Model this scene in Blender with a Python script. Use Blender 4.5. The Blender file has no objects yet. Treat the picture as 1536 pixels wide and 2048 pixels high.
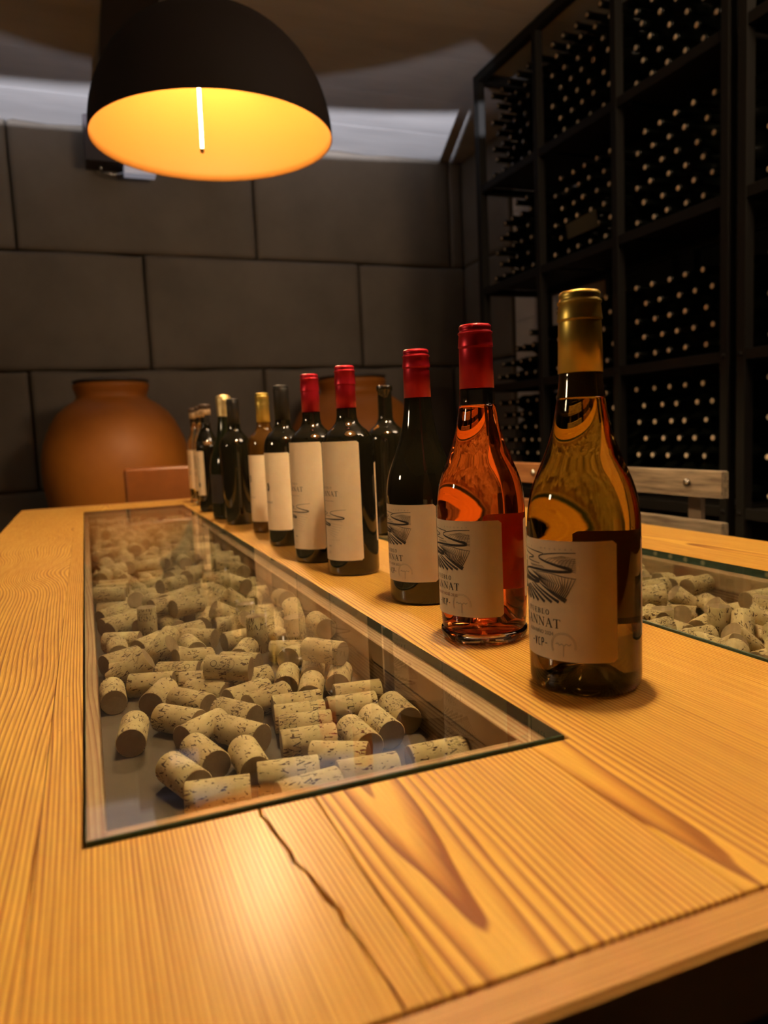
import bpy, bmesh, math, random
from mathutils import Vector, Matrix, Quaternion
random.seed(7)
sc = bpy.context.scene
PI = math.pi
# ------------------------------------------------------------------ camera (table top is z=0 while building; all is lifted at the end)
cam_d = bpy.data.cameras.new('camera'); cam = bpy.data.objects.new('camera', cam_d)
sc.collection.objects.link(cam); sc.camera = cam
R_ = Vector((.92799, -.36984, -.04483)); U_ = Vector((.08118, .08336, .99321)); F_ = Vector((.3635, .9254, -.1074))
M_ = Matrix((R_, U_, -F_)).transposed().to_4x4(); M_.translation = (0, 0, .198)
cam.matrix_world = M_
cam_d.sensor_fit = 'HORIZONTAL'; cam_d.sensor_width = 36; cam_d.lens = 1502.29/1536*36
cam_d.clip_start = .02; cam_d.clip_end = 50
cam_d.dof.use_dof = True; cam_d.dof.focus_distance = .72; cam_d.dof.aperture_fstop = 8.5
# ------------------------------------------------------------------ world, lights, exposure
w = bpy.data.worlds.new('world'); sc.world = w; w.use_nodes = True
w.node_tree.nodes['Background'].inputs[0].default_value = (1, .85, .7, 1)
w.node_tree.nodes['Background'].inputs[1].default_value = .004
sc.view_settings.view_transform = 'Standard'; sc.view_settings.look = 'None'
sc.view_settings.gamma = 1; sc.view_settings.use_curve_mapping = False
sc.view_settings.exposure = 0.75
cy = sc.cycles
cy.use_denoising = True; cy.max_bounces = 12; cy.transmission_bounces = 10; cy.transparent_max_bounces = 16
cy.diffuse_bounces = 5; cy.glossy_bounces = 5; cy.caustics_reflective = False; cy.caustics_refractive = True; cy.blur_glossy = .5
cy.sample_clamp_indirect = 6.0
LAMPS = [(.405, 2.2, 1.02), (.40, .62, 1.02)]      # rim centres of the two pendants over the table
LAMP_R = .33
def light(kind, name, loc, energy, col, size=.03, to=None, spot=None, blend=.1):
    d = bpy.data.lights.new(name, kind); d.energy = energy; d.color = col
    if kind in ('POINT', 'SPOT'): d.shadow_soft_size = size
    o = bpy.data.objects.new(name, d); sc.collection.objects.link(o); o.location = loc
    if kind == 'SPOT': d.spot_size = spot; d.spot_blend = blend
    if kind == 'AREA': d.size = size
    if to is not None: o.rotation_euler = (Vector(to)-Vector(loc)).to_track_quat('-Z', 'Y').to_euler()
    return o
WARM = (1, .72, .40)
for i, (x, y, z) in enumerate(LAMPS):
    light('POINT', 'pendant_bulb', (x, y, z+.21), [43, 43][i], WARM, .035)
# cool uplights added for the ceiling arcs, not lamps of the room: their own housings cut the beam, so only the ceiling far from each is lit
UPL = [(.50, 2.29, 1.375, 1.50, 2.25, .06, 22), (1.0, .62, .88, 3.37, 4.1, .12, 1150), (-.30, .62, .88, 3.44, 4.0, .12, 1150)]   # x, y, z, inner radius on the ceiling, outer radius, housing radius, power
for x, y, z, r0, r1, hr, e in UPL: light('POINT', 'added_uplight_source', (x, y, z), e, (.80, .84, 1), .0007)
# added soft warm fill, no known lamps: one high at right, one low at left
light('AREA', 'fill_light', (1.66, .50, 1.78), 28, (1, .72, .47), .8, (.3, 4.5, .9))
light('AREA', 'fill_light', (-1.7, 1.25, .75), 5, (1, .72, .44), .18, (.5, 1.3, .1))

# ------------------------------------------------------------------ helpers
class MB:
    def __init__(s): s.v = []; s.f = []; s.m = []; s.sm = []
    def add(s, vs, fs, mi=0, smooth=False, M=None):
        b = len(s.v)
        s.v += [tuple(M @ Vector(v)) if M is not None else tuple(v) for v in vs]
        for f in fs:
            s.f.append([b+i for i in f]); s.m.append(mi); s.sm.append(smooth)
        return s
    def box(s, x0, x1, y0, y1, z0, z1, mi=0, M=None, ch=0):
        if ch:
            return s.prism([(x0, y0), (x1, y0), (x1, y1), (x0, y1)], z0, z1, mi, M, ch)
        vs = [(x0,y0,z0),(x1,y0,z0),(x1,y1,z0),(x0,y1,z0),(x0,y0,z1),(x1,y0,z1),(x1,y1,z1),(x0,y1,z1)]
        return s.add(vs, [(0,3,2,1),(4,5,6,7),(0,1,5,4),(1,2,6,5),(2,3,7,6),(3,0,4,7)], mi, M=M)
    def prism(s, poly, z0, z1, mi=0, M=None, ch=0):
        n = len(poly)
        def inset(d):
            o = []
            for i in range(n):
                p0, p1, p2 = (Vector(poly[(i+k) % n]) for k in (-1, 0, 1))
                a = (p1-p0); b = (p2-p1)
                if a.length < 1e-9 or b.length < 1e-9: o.append(tuple(p1)); continue
                a.normalize(); b.normalize()
                na = Vector((-a.y, a.x)); nb = Vector((-b.y, b.x)); k = 1+na.dot(nb)
                q = p1+(na+nb)*(d/max(k, .3)); o.append((q.x, q.y))
            return o
        if ch:
            q = inset(ch)
            rings = [[(x, y, z0) for x, y in poly], [(x, y, z1-ch) for x, y in poly], [(x, y, z1) for x, y in q]]
        else: rings = [[(x, y, z0) for x, y in poly], [(x, y, z1) for x, y in poly]]
        vs = sum(rings, []); fs = [tuple(range(n))[::-1], tuple(range((len(rings)-1)*n, len(rings)*n))]
        for r in range(len(rings)-1):
            for i in range(n):
                j = (i+1) % n; fs.append((r*n+i, r*n+j, (r+1)*n+j, (r+1)*n+i))
        return s.add(vs, fs, mi, M=M)
    def lathe(s, prof, seg=32, mi=0, M=None, smooth=True, a0=0, a1=2*PI, mis=None):
        full = abs(a1-a0-2*PI) < 1e-6; k = seg if full else seg+1
        vs = []; fs = []; idx = []
        for r, z in prof:
            if r < 1e-7: idx.append([len(vs)]*k); vs.append((0, 0, z))
            else:
                idx.append(list(range(len(vs), len(vs)+k)))
                for i in range(k):
                    a = a0+(a1-a0)*i/seg; vs.append((r*math.cos(a), r*math.sin(a), z))
        ms = []
        for p in range(len(prof)-1):
            for i in range(seg):
                j = (i+1) % k
                q = [idx[p][i], idx[p][j], idx[p+1][j], idx[p+1][i]]
                t = []
                for x in q:
                    if x not in t: t.append(x)
                if len(t) > 2: fs.append(t); ms.append(mis[p] if mis else mi)
        b = len(s.f); s.add(vs, fs, mi, smooth, M)
        if mis: s.m[b:] = ms
        return s
    def tube(s, pts, r, seg=8, mi=0, cap=True, smooth=True):
        pts = [Vector(p) for p in pts]; vs = []; fs = []; n = len(pts)
        rs = r if isinstance(r, (list, tuple)) else [r]*n
        up = Vector((0, 0, 1))
        for i, p in enumerate(pts):
            d = (pts[min(i+1, n-1)]-pts[max(i-1, 0)]).normalized()
            a = up.cross(d)
            if a.length < 1e-3: a = Vector((1, 0, 0)).cross(d)
            a.normalize(); b = d.cross(a)
            for k in range(seg):
                t = 2*PI*k/seg; vs.append(p+(a*math.cos(t)+b*math.sin(t))*rs[i])
        for i in range(n-1):
            for k in range(seg):
                j = (k+1) % seg; fs.append((i*seg+k, i*seg+j, (i+1)*seg+j, (i+1)*seg+k))
        if cap: fs += [tuple(range(seg))[::-1], tuple(range((n-1)*seg, n*seg))]
        return s.add(vs, fs, mi, smooth)
    def mesh(s, name, mats):
        me = bpy.data.meshes.new(name); me.from_pydata(s.v, [], s.f)
        for m in (mats if isinstance(mats, (list, tuple)) else [mats]): me.materials.append(m)
        me.polygons.foreach_set('material_index', s.m); me.polygons.foreach_set('use_smooth', s.sm)
        me.update(); return me
    def obj(s, name, mats, parent=None, loc=None):
        o = bpy.data.objects.new(name, s.mesh(name, mats)); sc.collection.objects.link(o)
        if loc is not None: o.location = loc
        if parent is not None: o.parent = parent
        return o
def tag(o, label=None, cat=None, group=None, kind=None):
    if label: o['label'] = label
    if cat: o['category'] = cat
    if group: o['group'] = group
    if kind: o['kind'] = kind
    return o
def empty(name, loc=(0, 0, 0), rz=0, **k):
    o = bpy.data.objects.new(name, None); sc.collection.objects.link(o)
    o.location = loc; o.rotation_euler = (0, 0, rz); o.empty_display_size = .05
    return tag(o, **k)
def child(o, parent): o.parent = parent; return o
def copy_tree(o, parent=None):
    c = o.copy(); sc.collection.objects.link(c)
    if parent is not None: c.parent = parent
    for ch in list(o.children): copy_tree(ch, c)
    return c
# ------------------------------------------------------------------ materials
def mat(name, col=(.5, .5, .5), rough=.5, metal=0, spec=.5, trans=0, ior=1.45, coat=0, emit=None, estr=0):
    m = bpy.data.materials.new(name); m.use_nodes = True
    b = m.node_tree.nodes['Principled BSDF']; I = b.inputs
    I['Base Color'].default_value = (*col, 1); I['Roughness'].default_value = rough; I['Metallic'].default_value = metal
    I['Specular IOR Level'].default_value = spec; I['Transmission Weight'].default_value = trans; I['IOR'].default_value = ior
    I['Coat Weight'].default_value = coat; I['Coat Roughness'].default_value = .05
    if emit: I['Emission Color'].default_value = (*emit, 1); I['Emission Strength'].default_value = estr
    return m
class NT:
    def __init__(s, m): s.t = m.node_tree; s.b = s.t.nodes['Principled BSDF']
    def n(s, typ, **k):
        x = s.t.nodes.new(typ)
        for a, b in k.items(): setattr(x, a, b)
        return x
    def l(s, a, b): s.t.links.new(a, b)
    def val(s, x, v):
        if hasattr(v, 'links') or isinstance(v, bpy.types.NodeSocket): s.l(v, x)
        else: x.default_value = v
    def math(s, op, a, b=None, c=None):
        x = s.n('ShaderNodeMath', operation=op); s.val(x.inputs[0], a)
        if b is not None: s.val(x.inputs[1], b)
        if c is not None: s.val(x.inputs[2], c)
        return x.outputs[0]
    def noise(s, vec, scale, detail=2, rough=.5, dist=0):
        x = s.n('ShaderNodeTexNoise'); s.l(vec, x.inputs['Vector']); x.inputs['Scale'].default_value = scale
        x.inputs['Detail'].default_value = detail; x.inputs['Roughness'].default_value = rough; x.inputs['Distortion'].default_value = dist
        return x.outputs[0]
    def ramp(s, fac, stops, interp='LINEAR'):
        x = s.n('ShaderNodeValToRGB'); s.l(fac, x.inputs[0]); e = x.color_ramp; e.interpolation = interp
        while len(e.elements) < len(stops): e.elements.new(.5)
        for el, (p, c) in zip(e.elements, stops): el.position = p; el.color = (*c, 1) if len(c) == 3 else c
        return x.outputs[0]
    def mix(s, fac, a, b, mode='MIX'):
        x = s.n('ShaderNodeMix', data_type='RGBA', blend_type=mode); s.val(x.inputs[0], fac)
        for i, v in ((6, a), (7, b)):
            if isinstance(v, bpy.types.NodeSocket): s.l(v, x.inputs[i])
            else: x.inputs[i].default_value = (*v, 1)
        return x.outputs[2]
    def obj(s): return s.n('ShaderNodeTexCoord').outputs['Object']
    def scale(s, vec, sc3):
        x = s.n('ShaderNodeMapping'); s.l(vec, x.inputs[0]); x.inputs['Scale'].default_value = sc3; return x.outputs[0]
    def bump(s, h, strength=.3, dist=.002):
        x = s.n('ShaderNodeBump'); s.l(h, x.inputs['Height']); x.inputs['Strength'].default_value = strength; x.inputs['Distance'].default_value = dist
        s.l(x.outputs[0], s.b.inputs['Normal']); return x
def attr(t, name):
    a = t.n('ShaderNodeAttribute', attribute_type='OBJECT'); a.attribute_name = name; return a.outputs['Fac']
def pine(name, axes, light_c, mid_c, dark_c, rough=.42, relief=.35, coat=0.0):
    """pine boards: growth rings from the per-board numbers gx (heart line), gk (curvature), gf (fineness), gb (run-out)"""
    m = mat(name, rough=rough); t = NT(m); co = t.obj()
    sep = t.n('ShaderNodeSeparateXYZ'); t.l(co, sep.inputs[0]); o = sep.outputs
    u0, v0 = o[axes[0]], o[axes[1]]
    cb = t.n('ShaderNodeCombineXYZ'); t.l(u0, cb.inputs[0]); t.l(v0, cb.inputs[1]); t.val(cb.inputs[2], attr(t, 'gs')); c2 = cb.outputs[0]
    n1 = t.noise(t.scale(c2, (7, 1.3, 1)), 1, 2); n2 = t.noise(t.scale(c2, (30, 4, 3)), 1, 2)
    u = t.math('SUBTRACT', u0, attr(t, 'gx'))
    u = t.math('ADD', u, t.math('MULTIPLY', t.math('SUBTRACT', n1, .5), attr(t, 'gw')))
    gc = attr(t, 'gc'); F = t.math('MULTIPLY', t.math('SQRT', t.math('ADD', t.math('MULTIPLY', u, u), t.math('MULTIPLY', gc, gc))), attr(t, 'gk'))
    F = t.math('ADD', F, attr(t, 'go'))
    F = t.math('ADD', F, t.math('MULTIPLY', u, attr(t, 'gf')))
    F = t.math('ADD', F, t.math('MULTIPLY', v0, attr(t, 'gb')))
    n3 = t.noise(t.scale(c2, (130, 1.4, 5)), 1, 1)
    F = t.math('ADD', F, t.math('MULTIPLY', n2, 1.1)); F = t.math('ADD', F, t.math('MULTIPLY', n3, .55))
    for kx, ky, amp, wd in ((-.10, 1.28, 7, .05), (-.10, 1.93, 8, .06), (-.15, 1.62, 6, .07), (-.17, 2.2, 6, .05), (.12, 2.47, 6, .03)):
        dx = t.math('MULTIPLY', t.math('SUBTRACT', u0, kx), 1/wd); dy = t.math('MULTIPLY', t.math('SUBTRACT', v0, ky), .5/wd)
        d2 = t.math('ADD', t.math('MULTIPLY', dx, dx), t.math('MULTIPLY', dy, dy))
        F = t.math('ADD', F, t.math('MULTIPLY', t.math('DIVIDE', 1.0, t.math('ADD', 1.0, t.math('MULTIPLY', d2, d2))), amp))
    fr = t.math('FRACT', F)
    cell = t.math('FLOOR', F); cc = t.n('ShaderNodeTexWhiteNoise', noise_dimensions='1D'); t.l(cell, cc.inputs['W'])
    ring = t.ramp(fr, [(0, light_c), (.34, light_c), (.68, mid_c), (.84, dark_c), (.965, dark_c), (1, light_c)])
    amt = t.math('MULTIPLY_ADD', cc.outputs[0], .35, .65)
    col = t.mix(amt, light_c, ring)
    fib = t.noise(t.scale(c2, (900, 14, 10)), 1, 3, .6)
    col = t.mix(.8, col, t.ramp(fib, [(.25, (.72, .66, .58)), (.6, (1, 1, 1))]), 'MULTIPLY')
    big = t.noise(t.scale(c2, (9, 2.2, 2)), 1, 3)
    col = t.mix(.7, col, t.ramp(big, [(.3, (.84, .76, .64)), (.65, (1, 1, 1))]), 'MULTIPLY')
    sp = t.noise(t.scale(c2, (260, 110, 10)), 1, 1)
    col = t.mix(t.math('MULTIPLY', t.math('GREATER_THAN', sp, .80), .55), col, (.12, .05, .02))
    t.l(col, t.b.inputs['Base Color'])
    h = t.math('ADD', t.math('MULTIPLY', t.ramp(fr, [(0, (0, 0, 0)), (.5, (.1, .1, .1)), (.9, (1, 1, 1)), (1, (0, 0, 0))]), .8), t.math('MULTIPLY', fib, .5))
    h = t.math('ADD', h, t.math('MULTIPLY', n2, .8))
    t.bump(h, relief, .0009)
    t.l(t.ramp(fib, [(.3, (rough+.12,)*3), (.7, (rough-.06,)*3)]), t.b.inputs['Roughness'])
    t.b.inputs['Coat Weight'].default_value = coat; t.b.inputs['Coat Roughness'].default_value = .27
    return m
LC, MC, DC = (.77, .46, .088), (.50, .225, .036), (.26, .080, .010)
M_PINE = pine('pine', (0, 1), LC, MC, DC, .40, .5, .5)
M_PINE_X = pine('pine_end_board', (1, 0), (.56, .31, .09), (.46, .23, .055), (.36, .16, .035), .42, .25, .3)
M_LEDGE = pine('pale_pine', (0, 1), (.62, .44, .24), (.50, .30, .15), (.36, .17, .08), .6, .2)
M_LEDGE_X = pine('pale_pine_cross', (1, 0), (.62, .44, .24), (.50, .30, .15), (.36, .17, .08), .6, .2)
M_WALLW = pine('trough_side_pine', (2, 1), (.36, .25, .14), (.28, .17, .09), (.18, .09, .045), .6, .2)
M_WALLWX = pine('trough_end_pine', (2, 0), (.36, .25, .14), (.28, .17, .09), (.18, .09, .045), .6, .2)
M_APRON = mat('shaded_brown_wood', (.035, .012, .003), .55)  # the front apron's shade is put into this dark brown
def noisy(name, c1, c2, scale=(8, 8, 8), rough=.6, bump=.2, dist=.003, detail=5, metal=0, coat=0, b_scale=1):
    m = mat(name, c1, rough, metal, coat=coat); t = NT(m); co = t.scale(t.obj(), scale)
    n = t.noise(co, 1, detail, .6); t.l(t.ramp(n, [(.35, c1), (.65, c2)]), t.b.inputs['Base Color'])
    if bump: t.bump(t.noise(co, b_scale*3, 6, .65), bump, dist)
    return m
M_TRFLOOR = noisy('dusty_brown_board', (.085, .060, .038), (.13, .095, .062), (14, 5, 14), .75, .15, .001)
M_STONE = noisy('cast_stone', (.122, .099, .074), (.163, .134, .102), (2.2, 2.2, 2.2), .62, .35, .012)
M_MORTAR = mat('dark_joint', (.035, .028, .022), .9)
M_CEIL = noisy('pale_ceiling_board', (.40, .37, .345), (.50, .465, .43), (1.2, 6, 3), .7, .1, .002)
M_BLACK = mat('light_trap_black', (0, 0, 0), 1, 0, 0)
M_DUCT = mat('dark_duct', (.035, .028, .022), .6)
M_FLOOR = noisy('dark_floor', (.05, .04, .03), (.08, .065, .05), (3, 3, 3), .5, .1)
M_PLASTER = noisy('dark_plaster', (.09, .075, .06), (.12, .10, .08), (3, 3, 3), .8, .1)
M_DARKW = mat('shade_dark_render', (.03, .024, .019), .9, 0, .1)  # wall colour darkened to stand for the shade behind the racks
M_TILE = noisy('pale_tile', (.60, .54, .46), (.68, .62, .54), (5, 5, 5), .35, .03)
M_STEEL = mat('black_steel', (.009, .008, .0065), .6, .0, .2)
def cork_mat():
    m = mat('cork', rough=.8); t = NT(m); co = t.obj()
    n = t.noise(co, 120, 4, .6); col = t.ramp(n, [(.3, (.58, .46, .225)), (.7, (.72, .595, .33))])
    n2 = t.noise(t.scale(co, (1, 1, .5)), 330, 2, .55, .8); oi = t.n('ShaderNodeObjectInfo')
    k = t.math('GREATER_THAN', n2, .622)
    col = t.mix(k, col, (.09, .045, .018)); 
    col = t.mix(.5, col, t.ramp(oi.outputs['Random'], [(0, (.86, .80, .72)), (.5, (1, .97, .92)), (1, (1, 1, 1))]), 'MULTIPLY')
    t.l(col, t.b.inputs['Base Color']); t.bump(t.math('SUBTRACT', n, t.math('MULTIPLY', k, 1.5)), .4, .0006)
    return m
M_CORK = cork_mat()
M_CORKEND = noisy('cork_end', (.33, .235, .125), (.41, .30, .165), (90, 90, 90), .8, .4, .0006)
M_PRINT = mat('black_print', (.035, .025, .02), .7)
M_PRINTG = mat('grey_print', (.30, .24, .18), .7)
M_PRINTR = mat('faded_red_print', (.40, .17, .12), .7)
M_EMB = mat('embossed_line', (.50, .41, .30), .6)
M_PAPER = noisy('label_paper', (.80, .64, .43), (.84, .68, .46), (60, 60, 60), .55, .05, .0003)
M_DGLASS = mat('dark_wine_glass', (.010, .009, .005), .04, 0, .6, coat=.3)
M_DGLASS_G = mat('dark_green_glass', (.014, .016, .007), .10, 0, .5)
M_RACKB = mat('rack_bottle_glass', (.006, .007, .005), .16, 0, .4)
M_AMBER = mat('amber_liquid_glass', (.44, .27, .045), .015, 0, .5, 1, 1.38)
M_ROSE = mat('rose_liquid_glass', (.96, .25, .06), .015, 0, .5, 1, 1.37)
M_AMBBASE = mat('amber_base_glass', (.10, .068, .018), .015, 0, .5, 1, 1.38)
M_CLEAR = mat('clear_glass', (.93, .95, .92), .01, 0, .5, 1, 1.45)
M_AMBNECK = mat('amber_neck_glass', (.03, .019, .006), .04, 0, .6, 0)
M_GOLDW = mat('golden_bottle', (.075, .034, .006), .06, 0, .6)
M_RED = mat('red_capsule_foil', (.46, .012, .028), .36, .55)
M_GOLD = mat('gold_capsule_foil', (.56, .42, .10), .36, .85)
M_BLACKCAP = mat('black_capsule', (.014, .013, .012), .42, 0, .35)
M_GOLDFOIL = noisy('crinkled_gold_foil', (.65, .48, .20), (.75, .58, .30), (80, 80, 80), .3, .5, .002, metal=.8)
M_WOODCAP = mat('wooden_stopper', (.06, .035, .02), .5)
M_NECKTAG = mat('beige_neck_band', (.45, .32, .18), .6)
def pane_mat(name='glass_pane', tint=(.975, .985, .965, 1)):
    m = bpy.data.materials.new(name); m.use_nodes = True; nt = m.node_tree; nt.nodes.clear()
    o = nt.nodes.new('ShaderNodeOutputMaterial'); a = nt.nodes.new('ShaderNodeBsdfTransparent'); g = nt.nodes.new('ShaderNodeBsdfGlossy')
    f = nt.nodes.new('ShaderNodeFresnel'); mx = nt.nodes.new('ShaderNodeMixShader')
    a.inputs[0].default_value = tint; g.inputs['Roughness'].default_value = .012; g.inputs['Color'].default_value = (1, 1, 1, 1)
    gm = nt.nodes.new('ShaderNodeNewGeometry'); mr = nt.nodes.new('ShaderNodeMapRange'); mr.inputs['To Min'].default_value = 1.5; mr.inputs['To Max'].default_value = 1/1.5
    nt.links.new(gm.outputs['Backfacing'], mr.inputs['Value']); nt.links.new(mr.outputs[0], f.inputs['IOR'])
    nt.links.new(f.outputs[0], mx.inputs[0]); nt.links.new(a.outputs[0], mx.inputs[1]); nt.links.new(g.outputs[0], mx.inputs[2]); nt.links.new(mx.outputs[0], o.inputs[0])
    return m
M_PANE = pane_mat(); M_THIN = pane_mat('thin_clear_glass', (.84, .86, .80, 1))
M_PANEEDGE = mat('green_glass_edge', (.035, .075, .055), .3, 0, .4)
M_SHADE_OUT = mat('matt_black_shade', (.009, .0055, .0045), .8, 0, .2)
M_SHADE_IN = mat('gold_shade_lining', (.13, .052, .008), .6, 0, .1)
M_TUBE = mat('glowing_tube', (1, .8, .5), .4, emit=(1, .80, .42), estr=9)
M_BULB = mat('lit_bulb', (1, .9, .7), .4, emit=(1, .82, .5), estr=26)
M_TERRA = noisy('terracotta', (.33, .105, .010), (.40, .135, .014), (4, 4, 3), .55, .12, .004)
M_TERRA_LID = mat('dark_jar_lid', (.06, .05, .042), .35)
M_LEATHER = noisy('tan_leather', (.19, .060, .012), (.23, .075, .016), (12, 12, 12), .33, .15, .002)
M_GREYW = noisy('weathered_slat', (.27, .215, .145), (.11, .08, .05), (160, 9, 110), .65, .5, .002)
M_ORW = noisy('warm_slat', (.34, .15, .05), (.20, .08, .025), (60, 6, 60), .6, .3, .002)
M_BOLT = mat('steel_bolt', (.5, .5, .48), .25, 1)
M_FIXTURE = mat('dark_fixture', (.03, .02, .02), .5)
M_FIXGLOW = mat('pale_fixture_face', (.7, .68, .7), .4, emit=(.8, .82, 1), estr=.12)
M_CARD = mat('olive_card', (.05, .04, .016), .7)
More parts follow.
